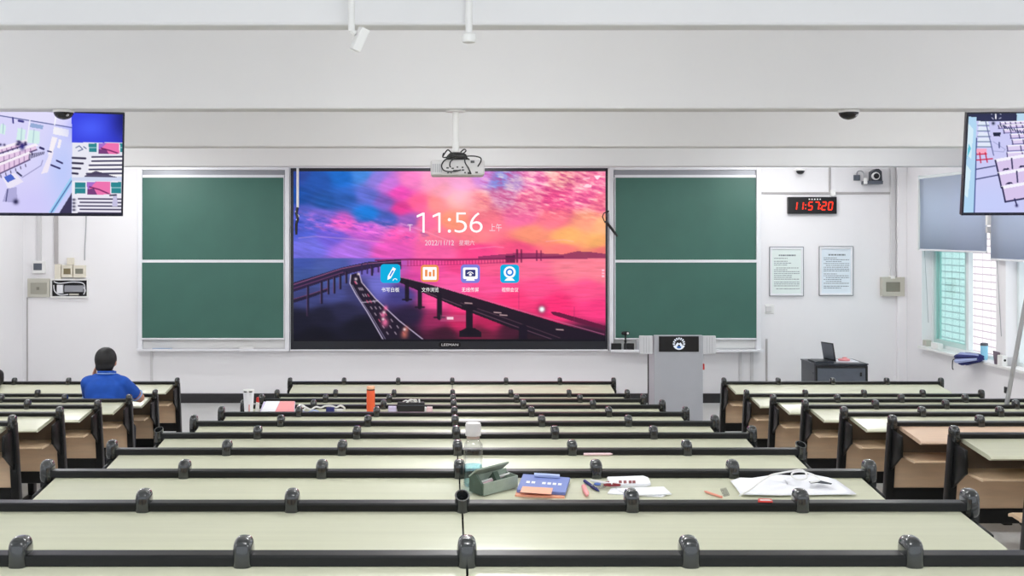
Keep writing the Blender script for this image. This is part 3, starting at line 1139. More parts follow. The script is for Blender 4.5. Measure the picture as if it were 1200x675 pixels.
# hanging stylus on each side of the display
yy = ds - 0.03
r = thing('hanging_pointer', 'black pointer hanging on a white strap at the left edge of the display', 'pointer', P(347, 275, yy), 'pointers hanging beside the display')
b = MB().box(xat(347.4, yy), xat(350.2, yy), yy, yy + 0.006, zat(243, yy), zat(196.5, yy))
b.build('strap', M['white'], r)
b = MB()
b.tube([P(348.6, 243, yy), P(347.4, 250, yy), P(349, 257, yy), P(347.2, 262, yy)], 0.018, 8)
b.tube([P(347.2, 262, yy), P(347.3, 275, yy)], [0.02, 0.014], 8)
b.build('pointer_rod', M['black'], r, smooth=True)
b = MB().tube([P(350, 243, yy), P(346, 248, yy - .01), P(350.4, 253, yy), P(347, 258, yy - .01)], 0.006, 6)
b.build('wrist_loop', M['white'], r, smooth=True)
r = thing('hanging_pointer', 'black pointer sticking out slantwise from a strap at the right edge of the display', 'pointer', P(716, 277, yy), 'pointers hanging beside the display')
b = MB().box(xat(712.6, yy), xat(714.6, yy), yy, yy + 0.006, zat(250, yy), zat(198, yy))
b.build('strap', M['white'], r)
b = MB().tube([P(709.5, 259, yy), P(716, 267, yy - .02), P(723.5, 277, yy - .03)], [0.016, 0.018, 0.014], 8)
b.build('pointer_rod', M['black'], r, smooth=True)
b = MB().tube([P(713.5, 247, yy), P(707.5, 250, yy - .01), P(706, 254, yy - .01), P(709, 261, yy), P(711.5, 256, yy - .01), P(710, 252, yy), P(713.5, 247, yy)], 0.008, 6)
b.build('wrist_loop', M['black'], r, smooth=True)

# ================================================================== HANGING TELEVISIONS
def television(corner, w, h, yaw, tilt, paint, label, mount_side):
    """corner = world position of the inner top corner; mount_side +1: inner corner is the right one"""
    n = Vector((math.sin(yaw), -math.cos(yaw), 0))           # faces this way before tilting
    right = Vector((math.cos(yaw), math.sin(yaw), 0))
    nt = (n * math.cos(tilt) + Vector((0, 0, -1)) * math.sin(tilt))
    upv = (Vector((0, 0, 1)) * math.cos(tilt) + n * math.sin(tilt))
    tl = Vector(corner) - (right * w if mount_side > 0 else Vector((0, 0, 0)))
    mid = tl + right * (w / 2) - upv * (h / 2)
    r = thing('television', label, 'television', mid - nt * 0.03, 'hanging televisions')

    def q(u, v, o):                                           # u right, v down, o towards the room
        return tl + right * u - upv * v + nt * o
    def slab(u0, u1, v0, v1, o0, o1):
        b = MB()
        vs = [q(u, v, o) for o in (o0, o1) for v in (v0, v1) for u in (u0, u1)]
        b.add(vs, [(0, 2, 3, 1), (4, 5, 7, 6), (0, 1, 5, 4), (2, 6, 7, 3), (0, 4, 6, 2), (1, 3, 7, 5)])
        return b
    bz = 0.012
    b = slab(0, w, 0, h, -0.05, -0.003)
    for a in ((0, bz, 0, h), (w - bz, w, 0, h), (bz, w - bz, 0, bz), (bz, w - bz, h - bz * 1.6, h)):
        s = slab(*a, -0.01, 0.004)
        b.add(s.v, s.f)
    b.build('casing', mat('tv_casing', (22, 26, 48), 0.3), r)
    at = lambda s, t: q(bz + (w - 2 * bz) * s, bz + (h - bz * 2.6) * t, 0.0)
    canvas = Canvas(0, 0, 1, 1, 320, 180)
    for j in range(canvas.h):
        for i in range(canvas.w):
            v = at(i / (canvas.w - 1), j / (canvas.h - 1))
            canvas.x[j, i] = CX + F * v.x / v.y
            canvas.y[j, i] = CY - F * (v.z - HC) / v.y
    canvas.soft = 0.7
    paint(canvas)
    canvas.build('screen', at, screen_mat('tv_pixels', 1.0), r)
    b = slab(w / 2 - 0.2, w / 2 + 0.2, h * 0.25, h * 0.75, -0.10, -0.05)
    c = q(w / 2, h * 0.35, -0.12)
    b.tube([c, Vector((c.x, c.y, 3.02))], 0.025, 12)
    b.box(c.x - 0.09, c.x + 0.09, c.y - 0.09, c.y + 0.09, ZC - 0.012, ZC)
    b.tube([Vector((c.x, c.y, 3.02)), Vector((c.x, c.y, ZC - 0.005))], 0.03, 12)
    b.build('ceiling_mount', M['white'], r)
    return r


# left: corner of the classroom seen from its ceiling camera, plus two small insets
def paint_left(c):
    c.c[:] = (218, 214, 250)
    c.glow(40, 240, 40, (206, 200, 250), 0.8, 30)
    c.glow(74, 200, 20, (184, 200, 250), 0.8, 46)
    c.poly([(-100, 128), (84, 130), (84, 150), (0, 135.5), (-100, 118)], (226, 222, 252))
    c.line([(-100, 119), (0, 135.5), (84, 149.5)], 1.2, (70, 80, 140), 0.9)
    c.line([(66, 133), (64, 146)], 1.6, (250, 250, 255))
    for px, py, w_, h_ in ((-20, 142, 8, 16), (1, 145, 6, 11), (21, 150, 9, 14), (33, 152, 14, 15)):
        c.poly([(px, py), (px + w_, py + 2), (px + w_ - 1, py + h_ + 2), (px - 2, py + h_)], (212, 238, 236))
        c.line([(px + w_ * .5, py), (px + w_ * .4, py + h_)], 1.2, (170, 196, 210), 0.9)
    c.poly([(36, 144), (51, 147), (50, 151.5), (35, 149)], (150, 172, 214))
    c.line([(35, 141), (31, 168)], 1.4, (240, 240, 252))
    c.line([(15, 138), (15.5, 144)], 1.8, (60, 56, 130))
    c.line([(22, 141.5), (27, 142.5)], 2.6, (60, 56, 130))
    c.poly([(63, 148.5), (81, 152), (80, 160.5), (62, 157)], (244, 242, 248))
    c.poly([(61, 160), (67.5, 161.5), (62, 178), (56, 182)], (246, 240, 246))
    c.poly([(69, 163), (72.5, 164), (70, 174), (67, 173)], (246, 240, 246))
    c.poly([(58, 180), (63, 178), (56, 202), (48, 204)], (240, 232, 246))
    for xa, ya, xb, yb, h_ in ((-70, 196, 30, 166.5, 6), (-70, 206, 42, 171, 9), (-70, 222, 34, 180.5, 13)):
        c.poly([(xa, ya - 3), (xb, yb - 3), (xb + 3, yb), (xa, ya)], (248, 240, 250))
        c.poly([(xa, ya), (xb, yb), (xb + 1, yb + h_ * .5), (xa, ya + h_ * 1.1)], (228, 200, 230))
        c.line([(xa, ya + h_ * 1.1), (xb + 1, yb + h_ * .5)], 1.6, (70, 54, 100), 0.9)
        n_ = 18
        for j in range(n_):
            f_ = j / n_
            xx, y_ = xa + (xb - xa) * f_, ya + (yb - ya) * f_
            c.line([(xx, y_ + 1), (xx, y_ + h_ * .6)], 0.9, (120, 84, 140), 0.8)
            c.line([(xx + 1.5, y_ + h_ * 1.05 - f_ * 4), (xx + 2, y_ + h_ * 1.05 + 2.6 - f_ * 4)], 1.2, (50, 40, 80), 0.8)
    rr = random.Random(2)
    for i in range(26):
        f_ = rr.random()
        c.glow(-60 + 90 * f_, 180 - 14 * f_ + rr.uniform(-3, 3), rr.uniform(1.2, 2.2), (44, 38, 84), 0.9, 1.4)
    c.glow(26, 172, 3.0, (44, 40, 120), 0.95, 4)
    for i in range(9):
        x_ = 34 + i * 2.1
        c.line([(x_, 186 - i * 0.7), (x_ + 0.8, 180.5 - i * 0.3)], 1.2, (50, 46, 80), 0.85)
    for pts_, w_ in (([(47, 173), (51, 174.6)], 2.6), ([(56, 177), (60, 178)], 1.6), ([(66.5, 188.2), (73, 191.2)], 2.0), ([(60, 193.4), (70, 197.4)], 2.0)):
        c.line(pts_, w_, (48, 44, 96))
    c.line([(26, 208), (48, 194), (50, 188)], 0.9, (130, 126, 176), 0.9)
    c.poly([(3, 208), (17, 202.5), (27.5, 213), (10, 222)], (236, 230, 248))
    c.poly([(4.5, 207.6), (13, 203.6), (18, 209.6), (9, 214)], (76, 104, 200))
    c.line([(20, 202), (25, 206)], 2.0, (50, 50, 90))
    c.poly([(8, 221), (20, 219), (20, 238), (3, 236)], (176, 172, 218))
    c.line([(9, 222), (7, 236)], 1.2, (60, 60, 110))
    c.glow(18.6, 236.4, 3.0, (40, 36, 74), 1.0)
    c.poly([(57, 249), (84, 206), (84, 216), (63, 249)], (150, 206, 244), 0.9)
    c.line([(60, 249), (84, 212)], 1.3, (60, 80, 150), 0.9)
    c.poly([(69, 250), (84, 226), (84, 250)], (60, 56, 88))
    c.rect(84, 128, 150, 167, (56, 66, 222))
    c.glow(106, 150, 20, (76, 96, 250), 0.9, 14)
    c.glow(147, 140, 16, (26, 28, 100), 0.85, 26)
    # two insets with the boards, the lit display and the rows
    c.rect(84.5, 167, 150, 209, (232, 232, 244))
    c.rect(84.5, 209.5, 150, 255, (236, 234, 246))
    c.rect(84.5, 207.6, 150, 212, (206, 214, 240))
    for a_, b_, p_, q_ in ((104, 168, 113.6, 178), (140.6, 168, 150, 178), (88, 213.6, 100.4, 227), (130.2, 213.4, 142, 226.6)):
        c.rect(a_, b_, p_, q_, (44, 134, 144))
        c.line([(a_, (b_ + q_) / 2), (p_, (b_ + q_) / 2)], 0.8, (190, 224, 230))
    for a_, b_, p_, q_ in ((115.6, 167.6, 139.8, 180.4), (102, 213, 129.4, 228)):
        c.rect(a_, b_, p_, q_, (238, 116, 176))
        c.poly([(a_, b_), (a_ + (p_ - a_) * .4, b_), (a_, b_ + (q_ - b_) * .7)], (150, 110, 210), 0.8)
        c.poly([(a_, b_ + (q_ - b_) * .6), (a_ + 8, b_ + (q_ - b_) * .5), (a_ + 12, q_), (a_, q_)], (90, 50, 110), 0.8)
        c.line([(a_ + 3, b_ + 6), (a_ + 14, b_ + 9), (p_ - 2, q_ - 1)], 1.5, (110, 30, 90), 0.9)
    for j in range(5):
        y_ = 184 + j * 4.9
        xa = 108 + 1.5 * (j % 2) - j * 1.6
        c.line([(xa, y_), (143.5, y_ - 0.4)], 2.0, (66, 62, 92))
        c.line([(xa - 1, y_ + 2.2), (144, y_ + 1.8)], 1.8, (252, 250, 252))
    for j in range(4):
        y_ = 185 + j * 6
        c.line([(85, y_), (100 - j * 3, y_ + 0.6)], 2.4, (52, 48, 76))
    c.poly([(99, 206), (112, 200), (137, 207.6), (99, 207.6)], (70, 62, 92), 0.9)
    for pts_ in ([(89, 173), (93, 171), (97, 175), (92, 177)], [(98, 172), (101, 174)]):
        c.line(pts_, 1.2, (80, 96, 140), 0.9)
    for j in range(5):
        y_ = 233 + j * 4.1
        c.line([(92 + (j % 2) * 2, y_), (142, y_ + 0.4)], 1.7, (64, 58, 90))
    for j in range(4):
        c.glow(86.6, 234 + j * 4, 2.0, (50, 48, 76), 0.95, 1.3)
    c.poly([(132.4, 228), (137, 228), (138, 242), (131.6, 242)], (198, 194, 226))
    c.line([(129, 229), (136, 228.4)], 1.8, (50, 48, 76))


television(P(146.2, 132.2, 7.8), 1.215, 0.690, math.radians(21), math.radians(10), paint_left,
           'wall television hanging at the left, showing a classroom camera view with two insets', 1)


# right: rows of desks seen from the front corner
def paint_right(c):
    c.c[:] = (204, 204, 246)
    c.glow(1160, 240, 40, (196, 206, 250), 0.8, 26)
    c.rect(1120, 128, 1191.5, 142, (48, 52, 84))
    c.rect(1191.5, 128, 1400, 142, (186, 218, 240))
    c.line([(1166.6, 128), (1167, 139)], 1.5, (246, 246, 255))
    for p_ in ([(1162, 134), (1163, 132)], [(1171, 132.5), (1173, 134)], [(1162.5, 138), (1164, 139.5)], [(1171, 139), (1173, 138)]):
        c.line(p_, 0.9, (200, 200, 230))
    c.poly([(1128, 136), (1144.5, 137.5), (1144, 166), (1141.6, 260), (1118, 260)], (178, 214, 242))
    for a_ in ([(1133, 142), (1141, 152), (1138, 186), (1131, 180)], [(1130, 190), (1138, 200), (1134, 232), (1127, 226)]):
        c.poly(a_, (222, 242, 250), 0.8)
    c.poly([(1135, 168), (1138, 174), (1133, 186)], (90, 190, 214), 0.9)
    c.line([(1144.4, 162), (1143.4, 200), (1141.6, 250)], 1.3, (48, 64, 130), 0.95)
    for i, y_ in enumerate((147, 153.5, 160, 166, 172)):
        c.poly([(1147, y_ - 5), (1158 + i * .7, y_ - 5), (1159 + i * .8, y_), (1146 - i * .3, y_)], (226, 234, 250))
        c.line([(1146 - i * .3, y_), (1159 + i * .8, y_)], 1.0, (70, 100, 130), 0.9)
    c.line([(1155, 142), (1163, 176), (1164.4, 182)], 1.2, (90, 96, 150), 0.9)
    c.rect(1144.6, 174.4, 1156.5, 180, (248, 170, 196))
    for p_ in ([(1145, 181), (1156, 180.4)], [(1144.6, 187.6), (1163, 186)], [(1148, 179), (1149.4, 190.6)], [(1154.6, 179), (1157, 190)]):
        c.line(p_, 1.4, (200, 30, 70))
    for p_ in ([(1144, 198.4), (1166, 194.4)], [(1144, 210), (1170, 205)]):
        c.line(p_, 1.4, (66, 72, 120))
    c.glow(1164, 144.5, 1.8, (30, 36, 60))
    c.poly([(1163.4, 155), (1173, 155), (1172, 160), (1164.6, 160)], (34, 40, 66))
    c.line([(1164, 166), (1178, 175), (1176, 178), (1164, 177)], 0.8, (160, 164, 210))
    c.line([(1171, 167), (1171, 173)], 1.4, (50, 60, 110))
    # rows, far to near
    for yl, xl, h_, st in ((143.5, 1172, 3, 6), (147, 1170, 3.6, 7), (152, 1176, 4, 8), (157.6, 1184, 4.5, 10), (164, 1186, 5, 13), (171, 1180, 6, 16), (179, 1180, 8.5, 18)):
        sl = -0.05
        c.poly([(xl, yl), (1400, yl + sl * (1400 - xl)), (1400, yl + h_ + sl * (1400 - xl)), (xl, yl + h_)], (220, 206, 240))
        c.line([(xl, yl), (1400, yl + sl * (1400 - xl))], 1.3, (250, 248, 255))
        c.line([(xl, yl + h_), (1400, yl + h_ + sl * (1400 - xl))], 1.0, (96, 90, 150), 0.9)
        for j in range(14):
            xx = xl + j * st
            c.line([(xx, yl), (xx + 1, yl + h_)], 1.3, (54, 52, 100), 0.9)
    for i in range(9):
        c.line([(1172 + i * 3.3, 146 + i * 1.0), (1174 + i * 3.3, 149 + i * 1.0)], 1.3, (54, 60, 100), 0.9)
    for xl, yl, h_, st in ((1166.5, 190, 13.5, 19), (1170, 205.5, 14.5, 21.5), (1174.5, 221.5, 15, 27)):
        sl = -0.17
        X_ = 1400
        g_ = lambda x, o: (x, yl + o + sl * (x - xl))
        c.poly([g_(xl - 1, -3.6), g_(X_, -3.6), g_(X_, 0), g_(xl, 0)], (246, 244, 255))
        c.poly([g_(xl, 0), g_(X_, 0), g_(X_, h_), (xl + 3.4, yl + h_ - 0.6)], (216, 198, 236))
        c.line([(xl, yl - 2), (xl + 3.6, yl + h_)], 1.9, (38, 36, 76))
        c.line([(xl + 3.6, yl + h_), g_(X_, h_ - .6)], 1.4 if yl < 220 else 2.0, (44, 42, 84))
        for j in range(1, 8):
            xx = xl + j * st
            c.line([g_(xx, -1), g_(xx + 1, h_ * .8)], 1.7, (44, 42, 84))
        if yl < 220:
            for j in range(7):
                xx = xl + 8 + j * st
                c.poly([g_(xx, h_ - 2.2), g_(xx + 2, h_ - 4.4), g_(xx + 7, h_ - 4.2), g_(xx + 9, h_ - 2)], (40, 38, 80))
    c.line([(1189, 233), (1191.4, 240)], 1.6, (44, 42, 90))
    c.glow(1191.4, 241, 1.7, (44, 42, 90))


television(P(1133.0, 131.6, 7.8), 1.215, 0.690, math.radians(-9), math.radians(11), paint_right,
           'wall television hanging at the right, showing rows of desks from the front corner', -1)

# ================================================================== CEILING THINGS
def dome_camera(px, lab):
    d = 7.29
    x = xat(px, d)
    r = thing('dome_camera', lab, 'camera', (x, d, 2.94), 'dome cameras under the beam')
    b = MB().lathe([(0.064, 0.0), (0.066, -0.008), (0.062, -0.016)], (x, d, 3.012), 28)
    b.build('mount_ring', M['white'], r, smooth=True)
    b = MB()
    b.lathe([(0.060, 0.0)] + [(0.060 * math.cos(a), -0.046 * math.sin(a)) for a in [PI / 2 * i / 9 for i in range(9)]] + [(0.002, -0.0465)], (x, d, 2.998), 28)
    dm = b.build('dome', M['dome'], r, smooth=True)
    b = MB().sell((x + 0.034, d - 0.036, 2.978), (0.012, 0.008, 0.009), 1.0, 10, 8)
    b.build('lens', M['greyp'], dm, smooth=True)


dome_camera(74.5, 'black dome camera under the ceiling beam, in front of the left television')
dome_camera(994.5, 'black dome camera under the ceiling beam, above the red digital clock')

# stubs under the nearest beam
d = 4.15
x = xat(549.5, d)
r = thing('ceiling_stub', 'white pipe stub with a round cap hanging from the ceiling before the nearest beam', 'fitting', (x, d, 2.92))
MB().lathe([(0.012, 0.0), (0.012, 2.945 - ZC)], (x, d, ZC), 16).build('pipe', M['white'], r, smooth=True)
MB().lathe([(0.012, 0.0), (0.023, -0.006), (0.026, -0.02), (0.022, -0.032), (0.01, -0.036)], (x, d, 2.958), 20).build('cap', M['white'], r, smooth=True)
x = xat(412, d)
r = thing('ceiling_sensor', 'white box sensor tilted on a rod before the nearest beam, left of the pipe stub', 'sensor', (x, d, 2.9))
MB().tube([(x - .004, d, ZC), (x, d, 2.965)], 0.012, 12).build('rod', M['white'], r, smooth=True)
b = MB(Matrix.Translation((xat(421, d), d, zat(46, d))) @ Matrix.Rotation(math.radians(24), 4, 'Y') @ Matrix.Rotation(math.radians(24), 4, 'Z'))
b.box(-0.015, 0.018, -0.02, 0.02, -0.042, 0.042)
b.build('sensor_box', M['white'], r, bevel=0.004)
b = MB().tube([(x, d, 2.966), (xat(417, d), d, zat(40, d))], 0.009, 8)
b.build('arm', M['white'], r, smooth=True)

# projector under the second beam
d = 7.30
xp = xat(534, d)
r = thing('projector', 'white projector with tangled black cables, hanging on a pole before the display', 'projector', (xat(536.5, d), d, zat(206, d)))
b = MB().tube([(xp, d, 3.012), (xp, d, zat(178, d))], 0.021, 20)
b.lathe([(0.06, 0.0), (0.06, -0.012), (0.022, -0.014)], (xp, d, 3.012), 20)
b.build('pole', M['white'], r, smooth=True)
x0, z0, x1, z1 = pbox(504.5, 205.5, 568, 187, d - 0.12)
b = MB().box(x0, x1, d - 0.12, d + 0.14, z0, z1)
body = b.build('body', mat('projector_shell', (206, 204, 204), 0.5, var=0.02), r, bevel=0.014, seg=3)
fy = d - 0.121
for (a, bb, c_, e_) in ((523, 196, 526, 197.6), (529, 196.5, 532, 198), (535, 195, 537, 196.6), (541, 195.3, 543, 197), (531, 199, 539, 200.3), (541, 198.4, 544, 200), (551.5, 188.2, 556, 191), (524, 202, 526, 203), (528, 202.2, 529.5, 203.2), (544, 201.5, 546, 203), (548, 201.6, 551, 204), (557, 201.2, 560, 203)):
    q_ = pbox(a, bb, c_, e_, fy)
    MB().box(q_[0], q_[2], fy - 0.002, fy + 0.004, q_[1], q_[3]).build('port', M['black'], body)
b = MB()
for i in range(7):
    q_ = pbox(506.5 + i * 1.8, 192, 507.2 + i * 1.8, 202, fy)
    b.box(q_[0], q_[2], fy - 0.001, fy + 0.004, q_[1], q_[3])
b.build('vent', M['alud'], body)
b = MB().lathe([(0.035, 0.0), (0.038, 0.02), (0.03, 0.03)], (x1 - 0.09, d + 0.14, (z0 + z1) / 2), 20, 'y')
b.build('lens', M['black'], body, smooth=True)
b = MB()
b.prism([(xat(522, d), zat(188, d)), (xat(549, d), zat(188, d)), (xat(546, d), zat(181, d)), (xat(540, d), zat(179, d)), (xat(528, d), zat(179, d)), (xat(524, d), zat(183, d))], 'y', d - 0.05, d + 0.05)
b.build('mount_plate', M['blackm'], r, bevel=0.004)
e = d - 0.13


def pt(px, py, o=0.0):
    return P(px, py, e - o)


cables = [[pt(520, 179), pt(519, 184), pt(524, 184, .02), pt(530, 180, .02), pt(540, 181, .03), pt(546, 177, .02), pt(544, 175), pt(540, 178, .01)],
          [pt(532, 184, .01), pt(522, 187, .03), pt(517.5, 194, .03), pt(521, 200, .02), pt(532, 201, .02), pt(540, 199, .01)],
          [pt(545, 182, .02), pt(545, 190, .03), pt(549, 197, .02), pt(552, 204, .01)],
          [pt(547, 183, .01), pt(556, 183, .03), pt(563, 185, .02), pt(563.5, 189, .02), pt(560, 195, .0)],
          [pt(536, 184, .01), pt(529, 188, .02), pt(527, 193, .01), pt(528, 196, .0)],
          [pt(519, 183), pt(524, 176, .02), pt(527, 177, .02), pt(533, 183, .03), pt(545, 184, .02), pt(550, 187, .01)]]


def smooth_path(pts, n=6):
    out = []
    for i in range(len(pts) - 1):
        p0, p1, p2, p3 = pts[max(i - 1, 0)], pts[i], pts[i + 1], pts[min(i + 2, len(pts) - 1)]
        for j in range(n):
            t = j / n
            out.append(0.5 * ((2 * p1) + (p2 - p0) * t + (2 * p0 - 5 * p1 + 4 * p2 - p3) * t * t + (3 * p1 - p0 - 3 * p2 + p3) * t ** 3))
    out.append(pts[-1])
    return out


for cpts in cables:
    MB().tube(smooth_path(cpts), 0.0042, 7).build('cable', M['black'], r, smooth=True)

# ================================================================== FRONT WALL FITTINGS
def wbox(name, px0, py0, px1, py1, dep, m, parent=None, bevel=0.004, dw=None):
    dw = D if dw is None else dw
    dd_ = dw - dep
    x0, z0, x1, z1 = pbox(px0, py0, px1, py1, dd_)
    return MB().box(x0, x1, dd_, dw, z0, z1).build(name, m, parent, bevel=bevel)


def conduit(px0, px1, py0, py1, lab, m=None, dep=0.025):
    o = wbox('cable_conduit', px0, py0, px1, py1, dep, m or M['greyw'], bevel=0.004)
    tag(o, lab, 'conduit', 'cable conduits on the front wall')


M['greyw'] = mat('conduit_grey', (206, 205, 206), 0.5, var=0.02)
M['greyx'] = mat('conduit_dark_grey', (176, 172, 172), 0.5, var=0.04)  # darker grey of the thin conduits
# left cluster
conduit(43, 48.2, 200, 306, 'wide white conduit running up from the switch box at the left')
conduit(63.2, 67.8, 200, 309, 'narrow grey conduit running up from the socket row at the left', M['greyx'])
o = MB().tube(smooth_path([P(101.5, 205, D - .007), P(101, 250, D - .007), P(100.4, 272, D - .007), P(99.4, 290, D - .007), P(99.2, 305, D - .007)]), [0.008] * 25, 8)
tag(o.build('loose_cable', M['greyp'], smooth=True), 'dark grey cable hanging down the wall right of the socket row', 'cable')
conduit(30.8, 32.6, 348.5, 461, 'thin line of trunking from the beige panel box down to the skirting', M['greyx'], 0.012)
conduit(176, 178.8, 411.5, 461, 'white conduit below the left chalkboard')
r = thing('switch_box', 'white switch box with a grey window, leftmost on the front wall', 'switch', P(45, 320, D))
wbox('box', 37.8, 305.8, 52.2, 320.2, 0.06, M['white'], r)
wbox('window', 39.2, 308.6, 49, 316.6, 0.064, M['cabl'], r, 0.001)
r = thing('meter_box', 'cream box with a small brown window, left of the twin socket boxes', 'meter box', P(78, 325, D), 'meter boxes')
wbox('box', 72, 310.6, 84.6, 325, 0.06, M['cream'], r)
wbox('window', 74.4, 314.6, 82.6, 321.4, 0.064, mat('brown_window', (120, 108, 78), 0.3), r, 0.001)
r = thing('meter_box', 'cream box with a grey window, rightmost in the box row above the open panel', 'meter box', P(92, 325, D), 'meter boxes')
wbox('box', 85.6, 311, 99.4, 325.4, 0.06, M['cream'], r)
wbox('window', 88.2, 314.8, 97.2, 320.8, 0.064, M['beiged'], r, 0.001)
o = wbox('junction_box', 78.2, 302, 86, 310.2, 0.05, M['cream'])
tag(o, 'small cream junction box sitting on top of the two meter boxes', 'box')
o = wbox('junction_box', 64, 309.6, 71.4, 327, 0.04, M['cream'])
tag(o, 'tall narrow cream junction box left of the meter boxes', 'box')
r = thing('panel_box', 'flat beige panel box with a shut grey cover, left of the open breaker panel', 'panel', P(45, 348, D))
wbox('box', 32, 326.6, 58, 348.4, 0.03, M['beige'], r)
wbox('cover', 35.6, 331.4, 54.8, 344.4, 0.036, mat('cover_grey', (160, 158, 146), 0.4), r)
wbox('latch', 42.6, 336.4, 46, 339.8, 0.042, M['beiged'], r, 0.001)
r = thing('breaker_panel', 'open breaker panel with dark inside and exposed breakers and wires', 'panel', P(81, 348, D))
b = MB()
for a in ((58.8, 326.8, 103.2, 328.6), (58.8, 347.2, 103.2, 349), (58.8, 328.6, 60.4, 347.2), (101.6, 328.6, 103.2, 347.2)):
    q_ = pbox(*a, D - 0.04)
    b.box(q_[0], q_[2], D - 0.04, D, q_[1], q_[3])
b.build('frame', M['white'], r)
wbox('back_plate', 60.4, 328.6, 101.6, 347.2, 0.006, M['blackm'], r, 0)
wbox('breaker', 66.4, 333.8, 73.6, 344, 0.04, M['alu'], r)
wbox('breaker', 75.2, 334.6, 97.4, 342.4, 0.045, M['alud'], r, 0.008)
wbox('terminal_strip', 81, 344, 92, 346.2, 0.03, M['beige'], r)
for pp in ([(63, 330), (70, 332), (86, 330.5), (98, 332.5), (99.4, 342)], [(63, 334), (64, 341), (70, 345.6), (80, 345)], [(98, 345), (100, 340), (97, 336)]):
    MB().tube(smooth_path([P(a, c_, D - .03) for a, c_ in pp]), 0.007, 6).build('wire', M['alu'], r, smooth=True)

# right cluster
conduit(866, 869.4, 411.5, 461, 'left one of the two conduits below the right chalkboard')
conduit(879.6, 883.2, 411.5, 461, 'right one of the two conduits below the right chalkboard')
conduit(897.4, 899.6, 397, 461, 'thin short conduit right of the right chalkboard foot', M['greyx'], 0.015)
conduit(893, 1049, 225, 227.4, 'long level conduit above the red digital clock', M['greyx'], 0.02)
conduit(971.6, 973.8, 196, 225, 'short upright conduit left of the tracking camera', M['greyx'], 0.02)
conduit(1043.5, 1049.5, 196, 324.6, 'wide upright conduit above the beige panel at the right corner', None, 0.03)
o = wbox('junction_box', 973.6, 222.6, 979.4, 230, 0.04, M['white'])
tag(o, 'small white junction box where the level conduit meets the upright one', 'box')
r = thing('panel_box', 'beige panel box with olive window, in the right corner of the front wall', 'panel', P(1047, 347, D))
wbox('box', 1034, 324.8, 1060.5, 347.2, 0.09, M['beige'], r)
wbox('cover', 1038.6, 330.6, 1055, 341.8, 0.096, M['beiged'], r)
wbox('latch', 1044, 323.4, 1049, 326.6, 0.1, M['white'], r, 0.001)
r = thing('wall_socket', 'white wall socket below the left framed notice', 'socket', P(902, 368, D))
wbox('plate', 896.6, 356.4, 907.2, 367.6, 0.012, M['white'], r)
wbox('plug', 897.4, 359, 904, 365.4, 0.03, M['greyw'], r)

# small dome camera and tracking camera
x, z = xat(937.6, D - .06), zat(198.0, D - .06)
r = thing('mini_dome_camera', 'tiny white dome camera high on the wall above the digital clock', 'camera', (x, D - .06, z - 0.07))
MB().lathe([(0.066, 0), (0.066, -0.018), (0.056, -0.026)], (x, D - .07, z), 24).build('mount_ring', M['white'], r, smooth=True)
MB().lathe([(0.054, 0)] + [(0.054 * math.cos(a), -0.05 * math.sin(a)) for a in [PI / 2 * i / 8 for i in range(8)]] + [(0.002, -0.05)], (x, D - .07, z - .024), 24).build('dome', M['dome'], r, smooth=True)
r = thing('tracking_camera', 'dark tracking camera with white lens ring on a wall bracket, upper right', 'camera', P(1024, 216, D - .12))
dq = D - 0.12
q_ = pbox(1013, 212, 1033, 216, dq)
MB().box(q_[0], q_[2], dq - 0.06, D, q_[1], q_[3]).build('bracket', M['cabl'], r, bevel=0.004)
b = MB()
b.prism([(xat(1020, dq), zat(212, dq)), (xat(1032.6, dq), zat(212, dq)), (xat(1032, dq), zat(201, dq)), (xat(1028.6, dq), zat(198, dq)), (xat(1025, dq), zat(198, dq)), (xat(1020, dq), zat(201.5, dq))], 'y', dq - 0.05, dq + 0.07)
bd = b.build('body', M['cab'], r, bevel=0.006)
b = MB()
cc = P(1025.6, 206.4, dq - 0.05)
b.lathe([(0.048, 0.01), (0.052, -0.03), (0.044, -0.045)], cc, 24, 'y')
lo = b.build('lens_ring', M['white'], bd, smooth=True)
MB().lathe([(0.04, 0.0), (0.036, -0.05), (0.01, -0.054)], cc, 20, 'y').build('lens', M['black'], lo, smooth=True)
q_ = pbox(1012.8, 208.6, 1016.2, 215.6, dq - .06)
MB().box(q_[0], q_[2], dq - 0.075, dq - 0.03, q_[1], q_[3]).build('side_box', M['white'], r, bevel=0.004)
r = thing('cable_outlet', 'small dark wall plate left of the tracking camera, with a looped grey cable', 'outlet', P(1004, 211, D))
wbox('plate', 1000.8, 205, 1008, 211.4, 0.03, M['cabl'], r)
MB().tube(smooth_path([P(1004, 205, D - .02), P(1005, 201, D - .03), P(1009, 200.2, D - .03), P(1012, 203, D - .03), P(1013, 210, D - .05)]), 0.008, 7).build('cable', M['greyp'], r, smooth=True)

# digital clock
r = thing('digital_clock', 'black digital wall clock with red numerals reading 11:57:20', 'clock', P(952, 250, D))
wbox('casing', 923.8, 230.8, 980.8, 250.6, 0.06, M['black'], r, 0.006)
dc = D - 0.062
b = MB()
SEG = {'0': 'abcdef', '1': 'bc', '2': 'abged', '5': 'afgcd', '7': 'abc'}


